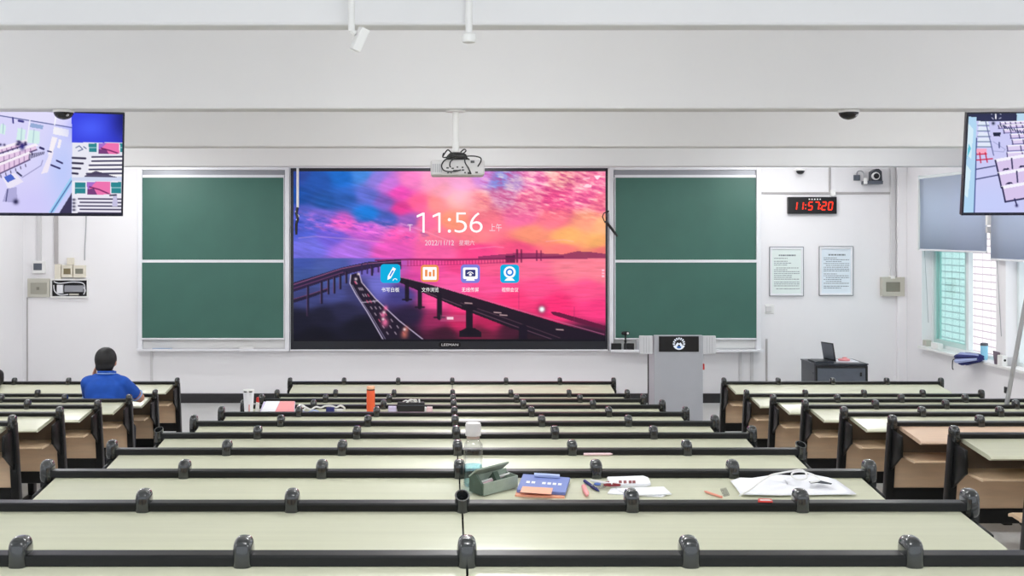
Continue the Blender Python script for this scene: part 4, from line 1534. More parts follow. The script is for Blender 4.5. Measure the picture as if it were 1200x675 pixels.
def seg_digit(b, ch, px, py, w, h, y, t=1.7, sl=0.12):
    x0_, x1_, ya, ym, yb = px, px + w, py, py + h / 2, py + h
    S = {'a': ((x0_, ya), (x1_, ya)), 'b': ((x1_, ya), (x1_, ym)), 'c': ((x1_, ym), (x1_, yb)), 'd': ((x0_, yb), (x1_, yb)),
         'e': ((x0_, ym), (x0_, yb)), 'f': ((x0_, ya), (x0_, ym)), 'g': ((x0_, ym), (x1_, ym))}
    for s in SEG[ch]:
        (xa, y_a), (xb, y_b) = S[s]
        if xa == xb:
            q = [(xa - t / 2, y_a + 0.3), (xa + t / 2, y_a + 0.3), (xa + t / 2, y_b - 0.3), (xa - t / 2, y_b - 0.3)]
        else:
            q = [(xa, y_a - t / 2), (xb, y_a - t / 2), (xb, y_a + t / 2), (xa, y_a + t / 2)]
        pl(b, [(u + (yb - v) * sl, v) for u, v in q], y)


for ch, px in zip('115720', (928.9, 936.2, 947.0, 954.6, 962.9, 970.5)):
    b = MB()
    seg_digit(b, ch, px, 236.8, 4.4, 9.0, dc, 1.5)
    b.build('numeral', M['glow_red'], r, recalc=False)
for px in (943.4, 960.6):
    for py in (239.4, 243.6):
        b = MB()
        pl(b, [(px + .3, py), (px + 1.5, py), (px + 1.2, py + 1.6), (px, py + 1.6)], dc)
        b.build('colon_dot', M['glow_red'], r, recalc=False)
b = MB()
for i in range(5):
    px = 947.6 + i * 3.2
    pl(b, [(px, 232.8), (px + 1.6, 232.8), (px + 1.6, 234.2), (px, 234.2)], dc)
b.build('caption', M['white'], r, recalc=False)


# framed notices
def notice(px0, py0, px1, py1, lab, seed, tint):
    r = thing('framed_notice', lab, 'notice', P((px0 + px1) / 2, py1, D), 'framed notices')
    b = MB()
    e = D - 0.035
    for a in ((px0, py0, px1, py0 + 2.2), (px0, py1 - 2.2, px1, py1), (px0, py0 + 2.2, px0 + 2.2, py1 - 2.2), (px1 - 2.2, py0 + 2.2, px1, py1 - 2.2)):
        q_ = pbox(*a, e)
        b.box(q_[0], q_[2], e, D, q_[1], q_[3])
    b.build('frame', M['alu'], r, bevel=0.004)
    q_ = pbox(px0 - 0.9, py0 - 0.8, px1 + 0.5, py1 + 0.5, D - .015)
    MB().box(q_[0], q_[2], D - 0.018, D, q_[1], q_[3]).build('shadow_backing', M['cabl'], r, bevel=0.002)  # dark rim around the frame, painting in its shadow edge
    q_ = pbox(px0 + 2, py0 + 2, px1 - 2, py1 - 2, D - .02)
    s = MB().box(q_[0], q_[2], D - 0.02, D - 0.0182, q_[1], q_[3]).build('sheet', mat('sheet_tint', tint, 0.35, var=0.01), r)
    rr = random.Random(seed)
    y = D - 0.021

    def strip(xa, xb, yy_, h):
        b = MB()
        x = xa
        while x < xb - 0.6:
            w = rr.uniform(1.0, 3.4)
            pl(b, [(x, yy_), (min(x + w, xb), yy_), (min(x + w, xb), yy_ + h), (x, yy_ + h)], y)
            x += w + rr.uniform(0.25, 0.7)
        b.build('text_line', M['ink'], s, recalc=False)
    strip(px0 + 10, px1 - 9, py0 + 8.4, 1.7)
    yy_ = py0 + 12.4
    while yy_ < py1 - 6:
        strip(px0 + (4.5 if rr.random() < .7 else 7), px1 - 4.5 - (rr.choice((0, 0, 0, 9, 14))), yy_, 0.75)
        yy_ += rr.choice((2.2, 2.2, 2.2, 3.4))


notice(902.6, 290, 941.4, 346.6, 'framed notice sheet on the wall, nearer the chalkboard', 3, (222, 233, 230))
notice(960.8, 289.4, 999.6, 346, 'framed notice sheet on the wall, nearer the right corner', 5, (222, 232, 240))

# ================================================================== PODIUM
d = 13.5
pz = zat(393, d)
px0, px1 = xat(766.6, d), xat(823.8, d)
r = thing('podium', 'grey metal podium with black emblem plate and open side flaps, before the right chalkboard', 'podium', ((px0 + px1) / 2, d + 0.2, 0))
b = MB().prism([(d, 0.06), (d + 0.40, 0.06), (d + 0.40, pz - 0.16), (d + 0.05, pz), (d, pz)], 'x', px0, px1)
body = b.build('body', M['podium'], r, bevel=0.008)
MB().box(px0 + 0.03, px1 - 0.03, d + 0.03, d + 0.37, 0.0, 0.06).build('plinth', M['blackm'], r)
b = MB().box(px0 - 0.006, px0 + 0.004, d + 0.36, d + 0.41, 0.06, pz - 0.24)
b.build('door_gap', M['blackm'], r)
q_ = pbox(772.2, 394, 819, 412.2, d - 0.006)
pl_o = MB().box(q_[0], q_[2], d - 0.008, d + 0.004, q_[1], q_[3]).build('emblem_plate', M['black'], r, bevel=0.003)
b = MB()
y = d - 0.0095
yy2 = d - 0.011
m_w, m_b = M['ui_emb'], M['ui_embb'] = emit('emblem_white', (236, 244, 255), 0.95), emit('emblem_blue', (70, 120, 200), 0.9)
cx, cy = 795.7, 402.7
for i in range(11):
    a = math.radians(-28 + i * 23.6)
    for s in (1,):
        r0, r1 = 4.6, 7.2
        w = 0.11
        pl(b, [(cx + r0 * math.cos(a - w), cy - r0 * math.sin(a - w)), (cx + r1 * math.cos(a - w * 1.1), cy - r1 * math.sin(a - w * 1.1)),
               (cx + r1 * math.cos(a + w * 1.1), cy - r1 * math.sin(a + w * 1.1)), (cx + r0 * math.cos(a + w), cy - r0 * math.sin(a + w))], y)
pl(b, [(cx - 4.6, cy + 4.2), (cx - 3.4, cy + 0.6), (cx - 1.6, cy - 1.6), (cx - 0.4, cy + 0.6), (cx - 1.6, cy + 3.0), (cx - 2.4, cy + 5)], y)
pl(b, [(cx + 4.6, cy + 4.2), (cx + 3.4, cy + 0.6), (cx + 1.6, cy - 1.6), (cx + 0.4, cy + 0.6), (cx + 1.6, cy + 3.0), (cx + 2.4, cy + 5)], y)
ringp(b, cx, cy, 5.6, 7.2, y, 205, 335, 20)
pl(b, [(cx - 2, cy + 1.2), (cx, cy - 0.8), (cx + 2, cy + 1.2)], yy2)
b.m = 1
pl(b, [(cx - 2.8, cy + 3.2), (cx + 2.8, cy + 3.2), (cx + 2.2, cy + 5), (cx - 2.2, cy + 5)], yy2)
b.build('emblem', [m_w, m_b], pl_o, recalc=False)
for a, c_, s in ((749.4, 765.2, 0), (823.6, 839, 1)):
    q_ = pbox(a, 393.6, c_, 415, d + 0.02)
    b = MB().box(q_[0], q_[2], d + 0.02, d + 0.06, q_[1], q_[3])
    fl = b.build('side_flap', M['podl'], r, bevel=0.006)
    b = MB()
    for i in range(3):
        u = q_[0] + (q_[2] - q_[0]) * (0.3 + 0.2 * i)
        b.box(u, u + 0.004, d + 0.0185, d + 0.03, q_[1] + 0.015, q_[3] - 0.015)
    b.build('groove', M['greyp'], fl)
b = MB().box(px1, px1 + 0.03, d + 0.05, d + 0.10, zat(434, d), zat(427, d))
b.build('lock', M['red'], r, bevel=0.005)

# ================================================================== CABINET, LAPTOP
d = 14.4
x0, x1, zt = xat(955, d), xat(1017.2, d), zat(427.6, d)
r = thing('equipment_cabinet', 'low black equipment cabinet against the front wall under the framed notices', 'cabinet', ((x0 + x1) / 2, d + 0.28, 0))
MB().box(x0, x1, d + 0.012, d + 0.56, 0.06, zt).build('body', M['cab'], r, bevel=0.006)
MB().box(x0 - 0.008, x1 + 0.008, d, d + 0.57, zt - 0.001, zt + 0.014).build('top', M['cab'], r, bevel=0.004)
b = MB()
b.box(x0 + 0.005, x0 + 0.03, d - 0.012, d + 0.012, 0.08, zt - 0.012)
b.box(x1 - 0.03, x1 - 0.005, d - 0.012, d + 0.012, 0.08, zt - 0.012)
b.box(x0 + 0.03, x1 - 0.03, d - 0.012, d + 0.012, zt - 0.04, zt - 0.012)
b.box(x0 + 0.03, x1 - 0.03, d - 0.012, d + 0.012, 0.08, 0.11)
dr = b.build('door', M['black'], r, bevel=0.003)
MB().box(x0 + 0.03, x1 - 0.03, d - 0.004, d + 0.010, 0.11, zt - 0.04).build('smoked_panel', M['cabl'], dr)
MB().box(x1 - 0.10, x1 - 0.075, d - 0.012, d - 0.003, zt - 0.14, zt - 0.09).build('lock', M['black'], dr, bevel=0.004)
MB().box(x0 - 0.004, x0 + 0.004, d + 0.06, d + 0.085, zt - 0.12, zt - 0.095).build('side_latch', M['black'], r)
b = MB()
for i in range(4):
    b.lathe([(0.03, -0.012), (0.03, 0.012)], (x0 + 0.06 + (i % 2) * (x1 - x0 - 0.12), d + 0.08 + (i // 2) * 0.4, 0.031), 16, 'x')
b.build('caster', M['black'], r)
CT = zt + 0.014
r = thing('laptop', 'open laptop turned sideways on the black equipment cabinet', 'laptop', (xat(962, 14.62), 14.62, CT))
xh = xat(973.6, 14.6)
b = MB().box(xh - 0.23, xh, 14.46, 14.78, CT, CT + 0.02)
ba = b.build('base', M['cab'], r, bevel=0.005)
MB().box(xh - 0.20, xh - 0.07, 14.48, 14.76, CT + 0.0195, CT + 0.023).build('keyboard', M['black'], ba, bevel=0.001)
mx = Matrix.Translation((xh, 14.62, CT + 0.018)) @ Matrix.Rotation(math.radians(-9), 4, 'Y') @ Matrix.Rotation(math.radians(8), 4, 'Z')
b = MB(mx).box(-0.012, 0.0, -0.16, 0.16, 0.0, 0.225)
lid = b.build('lid', M['black'], r, bevel=0.004)
MB(mx).box(-0.0135, -0.011, -0.145, 0.145, 0.025, 0.21).build('screen', M['cabl'], lid)
b = MB()
b.prism([(xat(976, 14.7), 14.56), (xat(1005, 14.62), 14.56), (xat(1000, 14.8), 14.86), (xat(976, 14.8), 14.86)], 'z', CT, CT + 0.006)
tag(b.build('paper_sheet', M['paper']), 'white sheets lying on the equipment cabinet right of the laptop', 'paper')
b = MB()
xq = xat(989, 14.66)
b.sell((xq, 14.66, CT + 0.022), (0.07, 0.05, 0.016), 0.6, 18, 10)
b.sell((xq + 0.015, 14.68, CT + 0.042), (0.03, 0.025, 0.01), 0.8, 12, 8)
tag(b.build('cloth', M['pink'], smooth=True), 'pink folded cloth on the white sheets on the equipment cabinet', 'cloth')

# ================================================================== BLINDS
bm_ = bpy.data.materials.new('blind_cloth')
bm_.use_nodes = True
nt = bm_.node_tree
pb = nt.nodes['Principled BSDF']
pb.inputs['Base Color'].default_value = lin((206, 214, 226)) + [1]
pb.inputs['Roughness'].default_value = 0.9
tr = nt.nodes.new('ShaderNodeBsdfTranslucent')
tr.inputs['Color'].default_value = lin((190, 206, 232)) + [1]
wv = nt.nodes.new('ShaderNodeTexNoise')
wv.inputs['Scale'].default_value = 140
bp = nt.nodes.new('ShaderNodeBump')
bp.inputs['Strength'].default_value = 0.05
nt.links.new(wv.outputs['Fac'], bp.inputs['Height'])
nt.links.new(bp.outputs['Normal'], pb.inputs['Normal'])
mx_ = nt.nodes.new('ShaderNodeMixShader')
mx_.inputs['Fac'].default_value = 0.42
nt.links.new(pb.outputs[0], mx_.inputs[1])
nt.links.new(tr.outputs[0], mx_.inputs[2])
nt.links.new(mx_.outputs[0], nt.nodes['Material Output'].inputs['Surface'])


def blind(y0, y1, zb, lab):
    zt = zat(205.6, 15.03)
    r = thing('roller_blind', lab, 'blind', (XR - 0.05, (y0 + y1) / 2, zb), 'grey roller blinds')
    b = MB()
    n = 12
    for i in range(n):
        pass
    vs, fs = [], []
    for i in range(n + 1):
        y = y0 + (y1 - y0) * i / n
        bulge = 0.006 * math.sin(i * 1.7)
        ins = 0.0
        vs += [(XR - 0.065, y, zt - 0.03), (XR - 0.062 + bulge, y, (zt + zb) / 2), (XR - 0.065, y, zb + 0.02)]
    for i in range(n):
        for j in range(2):
            fs.append((i * 3 + j, i * 3 + j + 1, i * 3 + 4 + j, i * 3 + 3 + j))
    fo = b.add(vs, fs).build('fabric', bm_, r, smooth=True)
    so = fo.modifiers.new('thickness', 'SOLIDIFY')
    so.thickness = 0.002
    MB().box(XR - 0.075, XR - 0.055, y0, y1, zb, zb + 0.022).build('bottom_bar', M['alu'], r, bevel=0.004)
    b = MB().tube([(XR - 0.05, y0, zt - 0.03), (XR - 0.05, y1, zt - 0.03)], 0.022, 14)
    b.box(XR - 0.08, XR, y0 - 0.012, y0, zt - 0.06, zt)
    b.box(XR - 0.08, XR, y1, y1 + 0.012, zt - 0.06, zt)
    b.build('roller', M['frame'], r, smooth=True)
    if y1 > 14: MB().box(XR - 0.085, XR, y1 + 0.012, y1 + 0.05, zb, zt - 0.02).build('side_guide', M['white'], r, bevel=0.006)
    MB().tube([(XR - 0.03, y1 - 0.02, zt - 0.03), (XR - 0.02, y1 - 0.05, (zt + 0.95) / 2), (XR - 0.01, y1 - 0.14, 1.12)], 0.004, 6).build('pull_cord', M['greyp'], r)


blind(13.16, 15.03, zat(293.6, 15.0), 'grey roller blind nearest the front corner, bottom bar fully visible')
blind(11.2, 13.07, zat(305, 13.06), 'grey roller blind behind the hanging television, hanging slightly lower')
r = thing('blind_clip', 'white plastic clip on the wall between the two roller blinds', 'clip', (XR - 0.02, 13.115, 1.92))
MB().box(XR - 0.09, XR, 13.09, 13.14, zat(264, 13.1), zat(250, 13.1)).build('upper_clip', M['white'], r, bevel=0.004)
MB().box(XR - 0.09, XR, 13.095, 13.135, zat(273, 13.1), zat(265.4, 13.1)).build('lower_clip', M['greyw'], r, bevel=0.004)
MB().tube([(XR - 0.03, 13.115, zat(272, 13.1)), (XR - 0.03, 13.115, zat(298, 13.1))], [0.022, 0.010], 10).build('cord_weight', M['white'], r)

# ================================================================== SILL THINGS
SZ = SILL + 0.012
def sill_d(px, x=XR + 0.05):
    return x * F / (px - CX)


def sbox(name, px0, px1, h, m, lab, cat, x0=XR + 0.01, x1=XR + 0.08, bevel=0.006, group=None):
    b = MB().box(x0, x1, sill_d(px1), sill_d(px0), SZ, SZ + h)
    return tag(b.build(name, m, bevel=bevel), lab, cat, group)


sbox('charger_box', 1082, 1089, 0.075, M['beige'], 'small grey box at the far corner end of the window sill', 'box')
sbox('soap_box', 1094.5, 1102.5, 0.065, M['white'], 'small white box on the sill below the cyan pane', 'box')
dT = sill_d(1153.4, XR + 0.03)
r = thing('tumbler', 'light blue tumbler with dark lid standing on the window sill', 'bottle', (XR + 0.03, dT, SZ))
MB().lathe([(0.034, 0), (0.037, 0.01), (0.041, 0.155), (0.039, 0.16)], (XR + 0.03, dT, SZ), 24).build('cup', M['cyanl'], r, smooth=True)
MB().lathe([(0.042, 0.0), (0.043, 0.02), (0.038, 0.03), (0.02, 0.034)], (XR + 0.03, dT, SZ + 0.16), 24).build('lid', M['cabl'], r, smooth=True)
# folded umbrella
r = thing('folded_umbrella', 'folded navy and pale blue umbrella lying over the edge of the window sill', 'umbrella', (XR - 0.02, 13.7, SZ))
a0, a1 = Vector((XR - 0.14, 13.70, SZ - 0.02)), Vector((XR - 0.10, 13.16, SZ + 0.05))
ax = (a1 - a0).normalized()
u = ax.cross(Vector((0, 0, 1))).normalized()
w = u.cross(ax)
vs, fs, mi = [], [], []
n = 24
prof_u = [(0.0, 0.035), (0.04, 0.09), (0.12, 0.112), (0.28, 0.09), (0.42, 0.072), (0.48, 0.05)]
for t, rr in prof_u:
    for k in range(n):
        a = 2 * PI * k / n
        rad = rr * (1.0 if k % 3 else 0.72) * (0.84 + 0.16 * math.cos(a * 2))
        p = a0 + ax * t + (u * math.cos(a) + w * math.sin(a)) * rad
        if p.z < SZ + 0.004 and p.x > XR - 0.069: p.z = SZ + 0.004
        vs.append(p)
b = MB()
b.add(vs, [])
for i in range(len(prof_u) - 1):
    for k in range(n):
        l = (k + 1) % n
        b.f.append([i * n + k, i * n + l, (i + 1) * n + l, (i + 1) * n + k])
        b.mi.append(1 if (k // 3) % 3 == 1 else 0)
b.f.append(list(range(n))[::-1]); b.mi.append(0)
b.f.append([(len(prof_u) - 1) * n + k for k in range(n)]); b.mi.append(0)
b.build('canopy', [M['navy'], M['navyl']], r)
b = MB().tube([a0, a0 - ax * 0.06], 0.009, 10)
b.build('handle', M['navyl'], r)
b = MB().tube(smooth_path([a0 - ax * 0.05, a0 + Vector((-0.04, 0.07, -0.02)), a0 + Vector((-0.045, 0.075, -0.11)), a0 + Vector((-0.04, 0.06, -0.13))]), 0.006, 6)
b.build('wrist_strap', M['inkd'], r)
r = thing('tissue_box', 'white box with a dark round hole on the sill right of the tumbler', 'box', (XR - 0.03, sill_d(1172, XR - 0.03), SZ))
y1_, y0_ = sill_d(1168.6, XR - 0.06), sill_d(1174.6, XR - 0.06)
MB().box(XR - 0.062, XR - 0.003, y0_, y1_, SZ, SZ + 0.11).build('carton', M['white'], r, bevel=0.006)
b = MB().lathe([(0.013, 0), (0.013, 0.003)], ((XR - 0.032), y0_ - 0.002, SZ + 0.06), 16, 'y')
b.build('hole', M['hole'], r)
b = MB().prism([(XR - 0.058, SZ), (XR - 0.01, SZ), (XR - 0.01, SZ + 0.13), (XR - 0.075, SZ + 0.15)], 'y', sill_d(1167.6, XR - .05), sill_d(1166, XR - .05))
tag(b.build('notebook', mat('mauve_cover', (120, 106, 120), 0.6)), 'thin mauve notebook leaning beside the white holed box on the sill', 'notebook')
sbox('clear_box', 1178.6, 1189, 0.09, M['clear'], 'clear plastic box on the sill, last before the leaning pole', 'box')
b = MB().box(XR - 0.014, XR, sill_d(1181.4, XR), sill_d(1177.8, XR), zat(461, 12.83), zat(453.4, 12.83))
tag(b.build('wall_switch', M['black'], bevel=0.004), 'small black wall switch low on the right wall beneath the sill', 'switch')

# leaning pole
def pole_at(z):
    return Vector((4.362 + 0.05 * (z - 0.93), dk(4) + 0.054 + 0.022 - 0.27 * (z - 0.93), z))


r = thing('leaning_pole', 'pale grey pole leaning against the fourth row desk rail at the right', 'pole', pole_at(0.16))
MB().tube([pole_at(0.185), pole_at(2.45)], 0.0168, 18).build('tube', M['greyp'], r, smooth=True)
MB().tube([pole_at(0.165), pole_at(0.20)], 0.022, 18).build('rubber_foot', M['black'], r, smooth=True)

# ================================================================== THINGS ON THE DESKS
DS = 0.105


def tz(k, d):
    return fz(k) + 0.732 + DS * (d - dk(k))


def on_top(px, py, k, lift=0.0):
    d = (HC - fz(k) - 0.732 - lift + DS * dk(k)) / (DS + (py - CY) / F)
    return Vector((xat(px, d), d, tz(k, d) + lift))


def sheet(b, k, pts, t, lift=0.0005):
    lo = [on_top(x, y, k, lift) for x, y in pts]
    n = len(lo)
    b.add(lo + [p + Vector((0, 0, t)) for p in lo], [list(range(n))[::-1], [n + i for i in range(n)]] + [(i, (i + 1) % n, n + (i + 1) % n, n + i) for i in range(n)])
    return b


# --- ninth row
p = on_top(554.5, 570.5, 9)
d = p.y
r = thing('water_bottle', 'clear water bottle with white cap and bluish base, standing behind the pencil case', 'bottle', p)
z0 = p.z + 0.038 * DS + 0.001
R_ = 11.6 * d / F
H_ = (570.5 - 497) * d / F
prof = [(R_ * 0.92, 0), (R_, 0.006), (R_ * 0.97, 0.05), (R_ * 0.98, H_ * 0.55), (R_ * 0.94, H_ * 0.66), (R_ * 0.66, H_ * 0.72), (R_ * 0.62, H_ * 0.76)]
MB().lathe(prof, (p.x, d, z0), 28).build('body', M['clear'], r, smooth=True)
MB().lathe([(R_ * 0.86, 0.004), (R_ * 0.9, 0.01), (R_ * 0.9, 0.075), (R_ * 0.88, 0.08)], (p.x, d, z0), 24).build('water', M['clearblue'], r, smooth=True)
MB().lathe([(R_ * 0.64, H_ * 0.75), (R_ * 0.66, H_ * 0.755), (R_ * 0.66, H_ * 0.79), (R_ * 0.6, H_ * 0.795)], (p.x, d, z0), 24).build('collar', M['silver'], r, smooth=True)
MB().lathe([(R_ * 0.72, H_ * 0.795), (R_ * 0.78, H_ * 0.80), (R_ * 0.80, H_ * 0.97), (R_ * 0.72, H_), (R_ * 0.3, H_ * 1.0)], (p.x, d, z0), 28).build('cap', mat('frosted_cap', (214, 211, 209), .35), r, smooth=True)

# pencil case: an open soft box, flap folded back
pa = on_top(567, 582.5, 9)
pb_ = on_top(607, 572, 9)
pos = (pa + pb_) / 2
ang = math.atan2(pb_.y - pa.y, pb_.x - pa.x)
L = (pb_ - pa).length
r = thing('pencil_case', 'open sage green pencil case with folded flap beside the clear water bottle', 'pencil case', pos)
tilt_m = Matrix.Rotation(math.atan(DS), 4, 'X')
mx = Matrix.Translation(pos + Vector((0, 0, 0.003))) @ tilt_m @ Matrix.Rotation(ang, 4, 'Z')
b = MB(mx)
hw, t, h = 0.036, 0.004, 0.048
b.box(-L / 2, L / 2, 0, t, 0, h)
b.box(-L / 2, L / 2, 2 * hw - t, 2 * hw, 0, h + 0.012)
b.box(-L / 2, -L / 2 + t, t, 2 * hw - t, 0, h)
b.box(L / 2 - t, L / 2, t, 2 * hw - t, 0, h)
b.box(-L / 2 + t, L / 2 - t, t, 2 * hw - t, 0, 0.004)
b.build('shell', M['sage'], r, bevel=0.003)
b = MB(mx)
b.prism([(2 * hw, h + 0.01), (2 * hw + 0.004, h + 0.014), (hw * 0.9, h + 0.050), (hw * 0.85, h + 0.044)], 'x', -L / 2 - 0.012, L / 2 - 0.02)
b.build('flap', M['sage'], r)
b = MB(mx)
b.prism([(0.0, 0.004), (2 * hw, 0.004), (2 * hw, h + 0.01), (hw, h + 0.03), (0.0, h)], 'x', -L / 2 - 0.012, -L / 2 - 0.003)
b.build('end_gusset', M['saged'], r)
b = MB(mx)
b.prism([(t, h * 0.6), (hw, h + 0.022), (2 * hw - t, h * 0.7)], 'x', -0.01, 0.012)
b.build('divider', M['saged'], r)
b = MB(mx).tube([(-L / 2 + 0.01, hw, 0.03), (L / 2 - 0.03, hw * 1.2, 0.045)], 0.005, 8)
b.build('pen', M['pinkp'], r, smooth=True)
b = MB(mx).tube([(-L / 2 + 0.02, hw * 1.5, 0.035), (L / 2 - 0.02, hw * 0.8, 0.052)], 0.004, 8)
b.build('pen', M['white'], r, smooth=True)

# blue and orange book with a second one beneath
b = MB()
sheet(b, 9, [(612, 561), (664, 565), (661.5, 584.4), (603.5, 582)], 0.008)
lo_b = b.build('book', M['booko'], bevel=0.001)
tag(lo_b, 'pale orange book underneath the blue covered book', 'book')
r = thing('book', 'blue book with orange picture panel, lying beside the pencil case', 'book', on_top(636, 570, 9))
b = MB()
sheet(b, 9, [(613, 558.8), (668, 563.2), (662.5, 580.6), (605.5, 577.2)], 0.012, 0.0092)
bk = b.build('cover', M['bookb'], r, bevel=0.001)
b = MB()
sheet(b, 9, [(612.5, 570), (648, 572), (646, 579.4), (609.2, 577)], 0.0006, 0.0214)
b.build('picture_panel', M['booko'], bk)
b = MB()
for i in range(7):
    if i == 2: continue
    x = 617 + i * 6.2
    yq = 563.6 + i * 0.45
    sheet(b, 9, [(x, yq), (x + 4.2, yq + .3), (x + 3.6, yq + 2.6), (x - .6, yq + 2.3)], 0.0006, 0.0214)
b.build('title_lettering', M['white'], bk)
b = MB()
sheet(b, 9, [(626, 556.8), (656, 558.6), (656, 560.6), (626, 559)], 0.010, 0.0225)
tag(b.build('eraser_strip', M['navyl'], bevel=0.002), 'pale blue strip lying across the top edge of the blue book', 'eraser')

# pens and bits
b = MB()
p0, p1 = on_top(684, 570, 9, 0.012), on_top(688.4, 580.5, 9, 0.012)
b.tube([p0, p0.lerp(p1, .75), p1], [0.009, 0.010, 0.004], 10)
tag(b.build('highlighter', M['pink'], smooth=True), 'pink highlighter standing nearest the rail, left of the pens', 'pen')
p0, p1 = on_top(685, 563.5, 9, 0.007), on_top(702, 575.5, 9, 0.007)
tag(MB().tube([p0, p0.lerp(p1, .8), p1], [0.006, 0.006, 0.002], 10).build('ballpoint_pen', M['navy'], smooth=True), 'dark blue ballpoint pen crossing under the red scissors', 'pen')
r = thing('scissors', 'scissors with dark red handles lying in front of the white tissue pack', 'scissors', on_top(705, 566, 9))
p0, p1 = on_top(692, 563, 9, 0.014), on_top(718, 567.5, 9, 0.014)
MB().tube([p0, p1], [0.004, 0.006], 8).build('blades', M['alu'], r, smooth=True)
c_ = on_top(712, 567, 9, 0.014)
b = MB()
for s in (-1, 1):
    b.tube([c_ + Vector((0.03 * math.cos(a) + 0.015, 0.018 * s + 0.014 * math.sin(a), 0)) for a in [2 * PI * i / 14 for i in range(15)]], 0.004, 6)
b.build('handles', mat('dark_red', (130, 30, 40), 0.4), r, smooth=True)
r = thing('correction_tape', 'small blue and clear correction tape lying beside the pens', 'tape', on_top(701, 572.5, 9))
mx = Matrix.Translation(on_top(701, 572.5, 9, 0.001)) @ tilt_m @ Matrix.Rotation(0.5, 4, 'Z')
b = MB(mx).sell((0, 0, 0.009), (0.034, 0.018, 0.008), 0.6, 16, 8)
b.build('shell', M['clear'], r, smooth=True)
MB(mx).lathe([(0.013, 0.0165), (0.013, 0.02)], (-0.004, 0, 0), 16).build('reel', mat('tape_blue', (60, 100, 180), .4), r)
r = thing('tissue_pack', 'white tissue pack with dark red lettering near the ninth row rail', 'tissues', on_top(735, 562, 9))
b = MB()
sheet(b, 9, [(711, 563), (754, 561.6), (760, 563.6), (763, 570), (757, 571.2), (716, 572)], 0.016)
tp = b.build('wrapper', M['paper'], r, bevel=0.005, smooth=True)
b = MB()
for i, x in enumerate((725, 730.6, 736.6, 741)):
    sheet(b, 9, [(x, 563.2), (x + 3.6, 563.1), (x + 3.8, 566.2), (x + .2, 566.4)], 0.0006, 0.0168)
b.build('lettering', mat('maroon', (130, 60, 64), .5), tp)
r = thing('paper_sheet', 'folded white paper lying in front of the tissue pack', 'paper', on_top(748, 575, 9))
b = MB()
sheet(b, 9, [(716, 573.4), (778, 571.4), (785, 578), (776, 583), (712, 579)], 0.004, 0.0008)
pg = b.build('lower_leaf', M['paper'], r)
b = MB()
sheet(b, 9, [(722, 573), (772, 571.8), (787, 579.6), (736, 581.4)], 0.004, 0.0065)
b.build('upper_leaf', M['paper'], r)
p0, p1 = on_top(825, 575.6, 9, 0.006), on_top(846, 582.6, 9, 0.006)
tag(MB().tube([p0, p0.lerp(p1, .12), p1], [0.001, 0.0045, 0.0045], 8).build('pencil', mat('pencil_pink', (226, 150, 130), .5), smooth=True), 'thin pink pencil lying alone between the folded paper and the crumpled sheets', 'pencil')
b = MB()
sheet(b, 9, [(844, 574.4), (851, 573), (855, 581), (848, 582.4)], 0.006)
tag(b.build('clear_wrapper', M['clear'], bevel=0.001), 'small crinkled clear wrapper beside the pink pencil', 'wrapper')

# crumpled sheets with a white cable
r = thing('crumpled_sheets', 'crumpled white sheets with a black mark at the right end of the ninth row', 'paper', on_top(930, 570, 9))
out = [(856, 567), (873, 564.5), (897, 562), (915, 563.6), (938, 562), (966, 562), (980, 566), (1004, 582.4), (960, 582.6), (915, 583.4), (868, 582.8), (862, 574)]
cxx, cyy = 922, 571
vs, fs = [], []
rr = random.Random(4)
NR = 6
for ir in range(NR + 1):
    s = ir / NR
    for i, (x, y_) in enumerate(out):
        base = on_top(cxx + (x - cxx) * s, cyy + (y_ - cyy) * s, 9, 0.0)
        hh = 0.009 + (0.022 * abs(math.sin(i * 2.1 + 0.9 * ir)) * (1 - abs(s - 0.55)) + 0.006 * rr.random()) * (0.35 + 0.65 * (y_ < 572)) * (0.3 if ir == NR else 1)
        vs.append(base + Vector((0, 0, hh)))
n = len(out)
for ir in range(NR):
    for i in range(n):
        j = (i + 1) % n
        fs.append((ir * n + i, ir * n + j, (ir + 1) * n + j, (ir + 1) * n + i))
o = MB().add(vs, fs).build('sheet', M['paper'], r, smooth=True)
so = o.modifiers.new('thickness', 'SOLIDIFY')
so.thickness = 0.0015
b = MB()
sheet(b, 9, [(948, 564.6), (962, 563.4), (975, 566.6), (974, 567.8), (958, 566), (950, 566.6)], 0.001, 0.034)
b.build('printed_mark', M['inkd'], r)
r = thing('earphone_cable', 'thin white earphone cable looping over the crumpled sheets', 'cable', on_top(905, 575, 9))
pts = [(866, 581, .012), (880, 573, .034), (893, 563, .05), (903, 557, .06), (914, 554.4, .06), (926, 552.4, .06), (938, 550.6, .055), (944, 554, .05), (945, 560, .045), (936, 562, .04), (928, 558, .045), (930, 553.6, .05), (942, 553, .05), (956, 558, .045), (960, 563, .04), (950, 565, .04)]
MB().tube(smooth_path([on_top(a, c_, 9, l) for a, c_, l in pts]), 0.0035, 7).build('wire', M['white'], r, smooth=True)
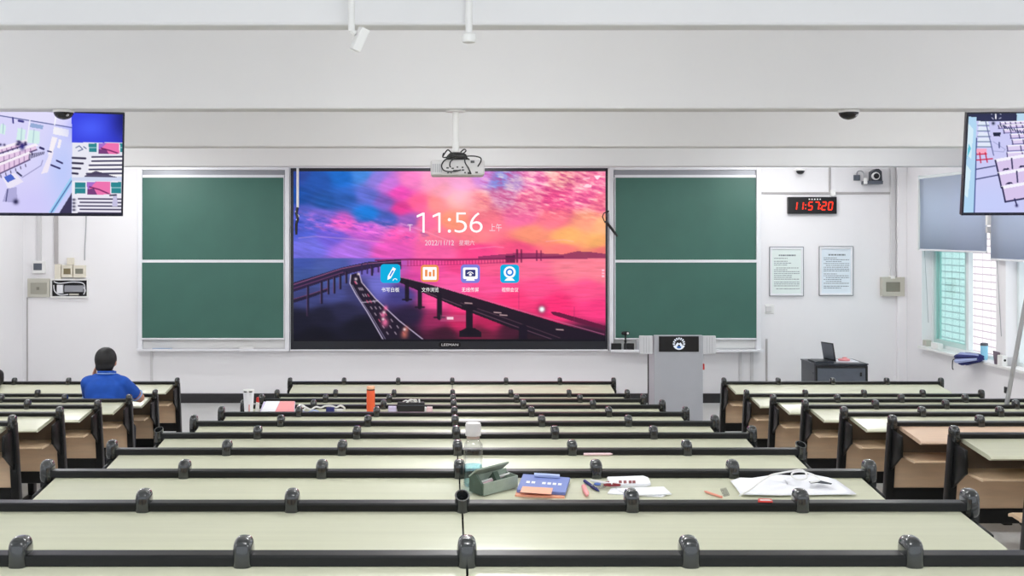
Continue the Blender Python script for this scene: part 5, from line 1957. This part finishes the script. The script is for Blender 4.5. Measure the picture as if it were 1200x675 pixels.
# sticker on the tenth rail, pen on the eighth
zq = fz(10) + RH + 0.0015
b = MB().prism([(xat(889, dk(10)), dk(10) + 0.008), (xat(906, dk(10)), dk(10) + 0.004), (xat(908, dk(10)), dk(10) + 0.04), (xat(893, dk(10)), dk(10) + 0.046)], 'z', zq, zq + 0.004)
b.m = 1
b.prism([(xat(892, dk(10)), dk(10) + 0.012), (xat(905, dk(10)), dk(10) + 0.01), (xat(904, dk(10)), dk(10) + 0.022), (xat(893, dk(10)), dk(10) + 0.024)], 'z', zq + 0.004, zq + 0.0055)
tag(b.build('rail_sticker', [M['red'], M['white']]), 'red and white sticker on the tenth row rail, below the crumpled sheets', 'wrapper')
p0, p1 = on_top(684, 532.4, 8, 0.008), on_top(718, 532, 8, 0.008)
tag(MB().tube([p0, p0.lerp(p1, .9), p1], [0.006, 0.006, 0.002], 10).build('ballpoint_pen', M['pinkp'], smooth=True), 'pale pen lying close behind the rail on the eighth row desk', 'pen')

# --- fourth row clutter
d4 = 9.03
z4 = tz(4, d4)


def box4(name, px0, px1, ytop, dep, m, d=d4, bevel=0.004, parent=None):
    x0, x1 = xat(px0, d), xat(px1, d)
    return MB().box(x0, x1, d, d + dep, tz(4, d + dep) + 0.0005, zat(ytop, d)).build(name, m, parent, bevel=bevel)


xc = xat(291.4, d4 - .05)
r = thing('takeaway_cup', 'white takeaway cup with dark sip holes at the left end of the fourth row', 'cup', (xc, d4 - .05, tz(4, d4 - .05)))
dC = d4 - .05
zC = tz(4, dC) + 0.031 * DS + 0.001
rc = 6.6 * dC / F
hC = zat(458.6, dC) - zC
MB().lathe([(rc * 0.72, 0), (rc * 0.74, 0.004), (rc * 0.95, hC)], (xc, dC, zC), 28).build('cup', M['paper'], r, smooth=True)
b = MB().lathe([(rc, 0), (rc * 1.03, 0.006), (rc * 0.96, 0.014), (rc * 0.7, 0.016)], (xc, dC, zC + hC), 28)
ld = b.build('lid', M['white'], r, smooth=True)
b = MB()
for s in (-0.45, 0.5):
    b.box(xc + rc * s - 0.011, xc + rc * s + 0.011, dC - rc * 1.03, dC - rc * 0.5, zC + hC - 0.002, zC + hC + 0.006)
b.build('sip_hole', M['black'], ld)
MB().box(xc + 0.008, xc + 0.013, dC - rc * 0.93, dC - rc * 0.85, zC + hC * 0.15, zC + hC * 0.45).build('print_mark', M['red'], r)
r = thing('snack_packet', 'small red and white packet leaning beside the takeaway cup', 'packet', (xat(300.6, d4), d4, z4))
b = MB().prism([(xat(298.6, d4), z4 + 0.003), (xat(303, d4), z4 + 0.003), (xat(303.4, d4), zat(472, d4)), (xat(300, d4), zat(471, d4))], 'y', d4, d4 + 0.03)
b.build('lower_half', M['white'], r, bevel=0.002)
b = MB().prism([(xat(299.8, d4), zat(472, d4)), (xat(303.4, d4), zat(472, d4)), (xat(302.6, d4), zat(465.6, d4)), (xat(300.4, d4), zat(466, d4))], 'y', d4 + .004, d4 + 0.026)
b.build('upper_half', M['red'], r, bevel=0.002)
# open book propped on the rail
dn, df = 8.96, 9.215
def prop(pxn, pxf, s0, s1, m, nm, t, parent, lift=0.0):
    zn, zf_ = tz(4, dn) + 0.006 + lift, zat(472.8, df) + 0.009 + lift
    a, c_ = pxn
    e, f_ = pxf
    lo = [Vector((xat(a, dn), dn, zn)), Vector((xat(c_, dn), dn, zn)), Vector((xat(f_, df), df, zf_)), Vector((xat(e, df), df, zf_))]
    b = MB().add(lo + [p + Vector((0, 0, t)) for p in lo], [(3, 2, 1, 0), (4, 5, 6, 7), (0, 1, 5, 4), (1, 2, 6, 5), (2, 3, 7, 6), (3, 0, 4, 7)])
    return b.build(nm, m, parent)


r = thing('open_book', 'open book with white and salmon pages propped on the fourth row rail', 'book', (xat(325, dn), dn, tz(4, dn)))
prop((303.4, 345), (309, 346), 0, 1, M['lav'], 'page_block', 0.006, r)
prop((304.4, 321), (312, 328), 0, 1, M['paper'], 'left_page', 0.003, r, 0.0062)
prop((321.4, 344.4), (328.4, 345.4), 0, 1, M['pink'], 'right_page', 0.003, r, 0.0062)
# cable tangle and charger
r = thing('charging_cable', 'tangled white charging cable between the open book and the orange bottle', 'cable', (xat(372, d4), d4, z4))
pts = [(349, 476.5), (353, 474.6), (358, 478), (354, 481), (350, 479), (356, 476.8), (364, 480), (370, 477), (376, 478), (381, 476), (388, 475.8), (394, 477.6), (399, 475.6), (404, 479), (398, 482), (392, 480)]
MB().tube(smooth_path([P(a, c_ - 0.2, d4 - 0.02 + 0.03 * math.sin(i)) for i, (a, c_) in enumerate(pts)]), 0.007, 7).build('wire', M['white'], r, smooth=True)
MB().tube(smooth_path([P(a, c_ + 0.8, d4 - 0.05) for a, c_ in [(346, 483), (352, 481), (360, 482.6), (368, 480), (374, 482)]]), 0.006, 7).build('wire', M['navyl'], r, smooth=True)
tag(box4('power_bank', 382, 391.4, 478, 0.045, M['navy'], d4 - .11), 'dark blue power bank among the white cable on the fourth row', 'power bank')
tag(box4('white_adapter', 394, 400.6, 480, 0.05, M['white'], d4 - .06), 'white adapter beside the dark blue power bank', 'adapter')
dB = 9.02
xB = xat(434.5, dB)
r = thing('drink_flask', 'orange flask with peach cap standing on the fourth row desk', 'bottle', (xB, dB, tz(4, dB)))
rB = 4.95 * dB / F
zB = tz(4, dB) + rB * DS + 0.001
hB = zat(455.8, dB) - zB
MB().lathe([(rB * 0.95, 0), (rB, 0.004), (rB, hB - 0.014), (rB * 0.96, hB - 0.008)], (xB, dB, zB), 28).build('body', M['orange'], r, smooth=True)
MB().lathe([(rB * 0.97, hB - 0.010), (rB * 0.97, hB)], (xB, dB, zB), 28).build('ring', M['black'], r, smooth=True)
MB().lathe([(rB * 0.96, hB), (rB * 0.97, hB + 0.016), (rB * 0.9, hB + 0.022)], (xB, dB, zB), 28).build('cap', M['peach'], r, smooth=True)
tag(box4('notepad_block', 454.8, 464.4, 477, 0.06, M['lav']), 'lavender block standing left of the black zip case', 'notepad')
r = thing('zip_case', 'black zip case with white earphones lying on top, fourth row', 'case', (xat(481, d4), d4, z4))
box4('case', 465.4, 497.6, 472, 0.08, M['cabl'] if False else M['blackm'], bevel=0.010, parent=r)
MB().box(xat(466.4, d4), xat(496.8, d4), d4 - 0.003, d4 + 0.002, zat(475.4, d4), zat(474.6, d4)).build('zip', M['cabl'], r)
r = thing('earphones', 'white earphones coiled on top of the black zip case', 'earphones', (xat(482, d4), d4 + .03, zat(471.6, d4)))
pts = [(472, 471), (476, 469.6), (479, 471), (476.4, 472), (481, 468.6), (485, 469.8), (488, 471.4), (484, 471.6), (480, 470), (487, 468.8), (489, 471.4)]
MB().tube(smooth_path([P(a, c_ - 0.4, d4 + 0.02 + 0.012 * math.sin(i * 2)) for i, (a, c_) in enumerate(pts)]), 0.0045, 6).build('wire', M['white'], r, smooth=True)
MB().tube([P(491.6, 471.6, d4 + .02), P(491.2, 467.6, d4 + .02)], 0.006, 8).build('plug', M['white'], r, smooth=True)
tag(box4('tape_roll_box', 500, 506.8, 477.4, 0.05, M['pinkp']), 'pale pink box right of the black zip case', 'box')
o = MB().sell((xat(498.4, d4), d4 + .02, tz(4, d4 + .02) + 0.022), (0.013, 0.013, 0.022), 0.8, 12, 8)
tag(o.build('white_token', M['white'], smooth=True), 'tiny white figure between the black zip case and pale pink box', 'ornament')

# bag on the front row, far left, cut by the frame
dd_ = dk(1) - 0.12
r = thing('backpack', 'black bag at the left edge, its top showing over the front row', 'bag', (xat(-9, dd_), dd_, tz(1, dd_)))
MB().sell((xat(-9, dd_), dd_, tz(1, dd_) + 0.096), (0.105, 0.08, 0.085), 0.6).build('body', M['blackm'], r, smooth=True)
MB().tube([Vector((xat(-9, dd_) + 0.05 * math.cos(a), dd_, tz(1, dd_) + 0.16 + 0.045 * math.sin(a))) for a in [PI * i / 8 for i in range(9)]], 0.008, 8).build('handle', M['blackm'], r, smooth=True)

# ================================================================== PERSON
def capsule(b, p0, p1, r0, r1, n=14):
    p0, p1 = Vector(p0), Vector(p1)
    ax = (p1 - p0)
    L = ax.length
    ax = ax / L if L > 1e-6 else Vector((0, 0, 1))
    pts, rs = [], []
    for i in range(5):
        a = -PI / 2 + (PI / 2) * i / 5 + 0.12
        pts.append(p0 + ax * (r0 * math.sin(a)))
        rs.append(r0 * math.cos(a))
    pts.append(p0); rs.append(r0)
    pts.append(p1); rs.append(r1)
    for i in range(1, 6):
        a = (PI / 2) * i / 5 - (0.12 if i == 5 else 0)
        pts.append(p1 + ax * (r1 * math.sin(a)))
        rs.append(r1 * math.cos(a))
    b.tube(pts, rs, n)


def chain(b, pts, rs):
    for i in range(len(pts) - 1):
        capsule(b, pts[i], pts[i + 1], rs[i], rs[i + 1])


def remeshed(name, b, m, parent, voxel, smooth_it=4, cut=None):
    o = b.build('tmp', m)
    md = o.modifiers.new('r', 'REMESH')
    md.mode = 'VOXEL'
    md.voxel_size = voxel
    md.use_smooth_shade = True
    if smooth_it:
        s = o.modifiers.new('s', 'SMOOTH')
        s.iterations = smooth_it
        s.factor = 0.5
    dg = bpy.context.evaluated_depsgraph_get()
    me = bpy.data.meshes.new_from_object(o.evaluated_get(dg))
    bpy.data.objects.remove(o)
    if cut:
        bm = bmesh.new()
        bm.from_mesh(me)
        dl = [f for f in bm.faces if cut(f.calc_center_median())]
        bmesh.ops.delete(bm, geom=dl, context='FACES')
        bm.to_mesh(me)
        bm.free()
    me.name = name
    me.materials.clear()
    me.materials.append(m)
    for p in me.polygons:
        p.use_smooth = True
    off = parent_world(parent)
    me.transform(Matrix.Translation(-off))
    o = bpy.data.objects.new(name, me)
    COL.objects.link(o)
    o.parent = parent
    return o


X0, Y0 = -2.995, 10.32
SEATZ = fz(3) + 0.385
r = thing('person', 'person with short black hair in a blue polo shirt, seated with hand at cheek', 'person', (X0, Y0, SEATZ))
pel = Vector((X0, Y0 - 0.03, SEATZ + 0.10))
HD = Vector((xat(123, 10.42), 10.45, 1.126))
shL, shR = Vector((X0 - 0.155, Y0 + 0.05, 0.935)), Vector((X0 + 0.15, Y0 + 0.05, 0.935))
elL, haL = Vector((X0 - 0.20, Y0 + 0.24, 0.765)), Vector((HD.x - 0.108, 10.475, 1.035))
elR, haR = Vector((X0 + 0.262, Y0 + 0.19, 0.790)), Vector((X0 + 0.10, Y0 + 0.38, 0.765))


def body_parts(b, g=0.0):
    b.sell((X0, Y0 - 0.03, SEATZ + 0.12), (0.165 + g, 0.115 + g, 0.115 + g), 0.9)
    b.sell((X0, Y0 - 0.0, SEATZ + 0.27), (0.155 + g, 0.105 + g, 0.14 + g), 0.9)
    b.sell((X0, Y0 + 0.04, 0.855), (0.170 + g, 0.110 + g, 0.135 + g), 0.85)
    capsule(b, shL + Vector((0.02, 0, 0.0)), shR - Vector((0.02, 0, 0.0)), 0.062 + g, 0.062 + g)
    capsule(b, (X0 - 0.085, Y0 + 0.07, 0.965), (X0 + 0.085, Y0 + 0.07, 0.965), 0.045 + g, 0.045 + g)


def hand(b, wrist, fdir, ndir, curl):
    """palm and five bent fingers; fdir points along the fingers, ndir out of the palm"""
    f = Vector(fdir).normalized()
    n = Vector(ndir)
    n = (n - f * n.dot(f)).normalized()
    s = f.cross(n)
    w = Vector(wrist)
    for i in range(4):
        o = (i - 1.5) * 0.019
        capsule(b, w + s * o * 0.55 + f * 0.008, w + s * o + f * 0.082, 0.015, 0.0135)
    for i, l in enumerate((0.066, 0.076, 0.070, 0.054)):
        o = (i - 1.5) * 0.021
        p = [w + s * o + f * 0.085]
        a = 0.15
        for j, q in enumerate((0.45, 0.32, 0.25)):
            a += curl
            p.append(p[-1] + (f * math.cos(a) + n * math.sin(a)) * l * q)
        chain(b, p, [0.0098, 0.0092, 0.0085, 0.0072])
    p = [w + s * -0.024 + f * 0.022]
    p.append(p[-1] + (s * -0.8 + f * 0.6 + n * 0.3) * 0.036)
    p.append(p[-1] + (s * -0.25 + f * 0.9 + n * 0.4) * 0.030)
    p.append(p[-1] + (f * 0.95 + n * 0.35) * 0.022)
    chain(b, p, [0.014, 0.0115, 0.010, 0.008])


b = MB()
body_parts(b)
# neck and head
capsule(b, (X0, Y0 + 0.075, 0.95), HD + Vector((0, -0.015, -0.06)), 0.058, 0.052)
b.sell(HD, (0.080, 0.094, 0.108), 1.0, 28, 18)
b.sell(HD + Vector((0, 0.028, -0.055)), (0.056, 0.064, 0.062), 0.95, 20, 12)
capsule(b, HD + Vector((0, 0.088, 0.010)), HD + Vector((0, 0.110, -0.024)), 0.010, 0.015)          # nose
capsule(b, HD + Vector((-0.022, 0.082, -0.058)), HD + Vector((0.022, 0.082, -0.058)), 0.010, 0.010)  # lips
capsule(b, HD + Vector((-0.04, 0.078, 0.028)), HD + Vector((0.04, 0.078, 0.028)), 0.013, 0.013)      # brow
for s in (-1, 1):
    b.sell(HD + Vector((s * 0.085, -0.008, -0.016)), (0.011, 0.020, 0.032), 1.0, 14, 10)              # ears
# arms
chain(b, [shL, elL], [0.050, 0.042])
chain(b, [elL, haL + Vector((-0.01, 0.03, -0.085))], [0.041, 0.028])
hand(b, haL + Vector((-0.01, 0.03, -0.085)), (0.10, -0.32, 1.0), (1, 0.1, 0), 0.18)
chain(b, [shR, elR], [0.050, 0.042])
chain(b, [elR, haR], [0.042, 0.028])
hand(b, haR, (haR - elR) * 1.0 + Vector((-0.03, 0.0, 0.03)), (0, 0, -1), 0.05)
# legs
for s in (-1, 1):
    hip = Vector((X0 + s * 0.085, Y0 + 0.02, SEATZ + 0.085))
    kn = Vector((X0 + s * 0.12, Y0 + 0.35, SEATZ + 0.018))
    an = Vector((X0 + s * 0.12, Y0 + 0.36, 0.085))
    chain(b, [hip, kn], [0.085, 0.058])
    chain(b, [kn, kn.lerp(an, 0.35), an], [0.056, 0.055, 0.036])
    capsule(b, an + Vector((0, -0.03, -0.045)), an + Vector((0, 0.15, -0.055)), 0.035, 0.028)
body = remeshed('body', b, M['skin'], r, 0.0065, 5)

# polo shirt
b = MB()
body_parts(b, 0.011)
chain(b, [shL, shL.lerp(elL, 0.62)], [0.066, 0.060])
chain(b, [shR, shR.lerp(elR, 0.62)], [0.066, 0.060])
chain(b, [(X0, Y0 + 0.072, 0.95), (X0, Y0 + 0.082, 1.032)], [0.075, 0.066])
shirt = remeshed('polo_shirt', b, M['blue'], r, 0.0095, 6, cut=lambda c: c.z > 1.040)
b = MB()
ctr = Vector((X0, Y0 + 0.083, 1.030))
ring = []
for i in range(29):
    a = 2 * PI * i / 28
    ring.append(ctr + Vector((0.072 * math.cos(a), 0.072 * math.sin(a), -0.008 * math.sin(a))))
b.tube(ring, 0.011, 8, cap=False)
b.build('collar', M['blue'], shirt, smooth=True)
b = MB().tube([p + Vector((0, 0, -0.013)) + (p - ctr) * 0.10 for p in ring], 0.0055, 6, cap=False)
b.build('collar_trim', M['bluel'], shirt, smooth=True)
for s_, e_ in ((shL, elL), (shR, elR)):
    c0 = s_.lerp(e_, 0.60)
    ax = (e_ - s_).normalized()
    u = ax.orthogonal().normalized()
    w = ax.cross(u)
    b = MB()
    pts = [c0 + ax * 0.055 + (u * math.cos(a) + w * math.sin(a)) * 0.053 for a in [2 * PI * i / 20 for i in range(21)]]
    b.tube(pts, 0.006, 6, cap=False)
    b.build('sleeve_trim', M['bluel'], shirt, smooth=True)
# trousers and shoes
b = MB()
b.sell((X0, Y0 - 0.03, SEATZ + 0.115), (0.172, 0.122, 0.112), 0.9)
for s in (-1, 1):
    hip = Vector((X0 + s * 0.085, Y0 + 0.02, SEATZ + 0.088))
    kn = Vector((X0 + s * 0.12, Y0 + 0.35, SEATZ + 0.02))
    an = Vector((X0 + s * 0.12, Y0 + 0.36, 0.13))
    chain(b, [hip, kn, an], [0.086, 0.067, 0.054])
remeshed('trousers', b, M['trouser'], r, 0.011, 4)
for s in (-1, 1):
    b = MB()
    c = Vector((X0 + s * 0.12, Y0 + 0.40, 0.045))
    b.sell(c + Vector((0, 0.02, 0)), (0.046, 0.135, 0.043), 0.7)
    b.build('shoe', M['black'], r, smooth=True)
# hair
b = MB()
b.sell(HD + Vector((0, -0.008, 0.014)), (0.095, 0.100, 0.106), 0.96, 30, 20)
b.sell(HD + Vector((0, -0.044, -0.045)), (0.080, 0.056, 0.060), 0.9, 20, 14)


def cut_hair(c):
    q = c - HD
    return q.z < -0.10 or (q.y > 0.045 and q.z < 0.055) or (q.y > 0.0 and q.z < -0.02 and abs(q.x) > 0.05)


hair = remeshed('hair', b, M['hair'], r, 0.007, 2, cut=cut_hair)
so = hair.modifiers.new('thickness', 'SOLIDIFY')
so.thickness = 0.006
eb = MB()
for s in (-1, 1):
    eb.sell(HD + Vector((s * 0.031, 0.083, 0.004)), (0.012, 0.009, 0.0075), 1.0, 12, 8)
eb.build('eyes', M['hair'], r, smooth=True)

# ================================================================== LIGHT
w = bpy.data.worlds.new('world')
SC.world = w
w.use_nodes = True
nt = w.node_tree
bg = nt.nodes['Background']
bg.inputs['Color'].default_value = (0.90, 0.96, 1.03, 1)
bg.inputs['Strength'].default_value = 1.5


def beam_fill(loc, power, col=(0.98, 0.985, 0.985)):  # all-round light added to brighten the beam faces
    l = bpy.data.lights.new('unseen_ceiling_light', 'POINT')
    l.energy = power
    l.color = col
    l.shadow_soft_size = 0.09
    o = bpy.data.objects.new('unseen_ceiling_light', l)
    COL.objects.link(o)
    o.location = loc


def area(loc, sx, sy, power, up=False, col=(0.98, 0.985, 0.99)):
    l = bpy.data.lights.new('unseen_ceiling_light', 'AREA')
    l.shape = 'RECTANGLE'
    l.size, l.size_y = sx, sy
    l.energy = power
    l.color = col
    o = bpy.data.objects.new('unseen_ceiling_light', l)
    COL.objects.link(o)
    o.location = loc
    if up:
        o.rotation_euler = (PI, 0, 0)
    return o


# unseen stand-ins for ceiling tubes between beams, plus points added to light beam faces
for y, k in ((1.8, 1.0), (5.1, 1.0), (8.5, 1.0), (11.8, 1.0), (14.5, 0.75)):
    for x in (-3.9, 0.2, 4.3):
        area((x, y, 3.22), 1.25, 0.16, 8.6 * k)
        area((x, y, 3.20), 1.25, 0.16, 9 * k, True)
        beam_fill((x, y, 3.12), 29.5 * k)

s = bpy.data.lights.new('sun', 'SUN')
s.energy = 3.0
s.angle = math.radians(1.0)
so = bpy.data.objects.new('sun', s)
COL.objects.link(so)
so.rotation_euler = Vector((0.62, 0.0, -0.78)).to_track_quat('-Z', 'Y').to_euler()
so.location = (-10, 8, 20)

# ================================================================== CAMERA
cam = bpy.data.cameras.new('camera')
co = bpy.data.objects.new('camera', cam)
COL.objects.link(co)
co.location = (0, 0, HC)
co.rotation_euler = (PI / 2, 0, 0)
cam.sensor_width = 36.0
cam.lens = F / 1200 * 36.0
cam.shift_x = (600 - CX) / 1200
cam.shift_y = -(337.5 - CY) / 1200
cam.clip_start = 0.05
cam.clip_end = 200
SC.camera = co

vs = SC.view_settings
vs.view_transform = 'Standard'
vs.look = 'None'
vs.gamma = 1.0
vs.exposure = 0.0
vs.use_curve_mapping = False
SC.display_settings.display_device = 'sRGB'
SC.cycles.max_bounces = 10
SC.cycles.diffuse_bounces = 6
SC.cycles.transparent_max_bounces = 16
SC.cycles.use_denoising = True
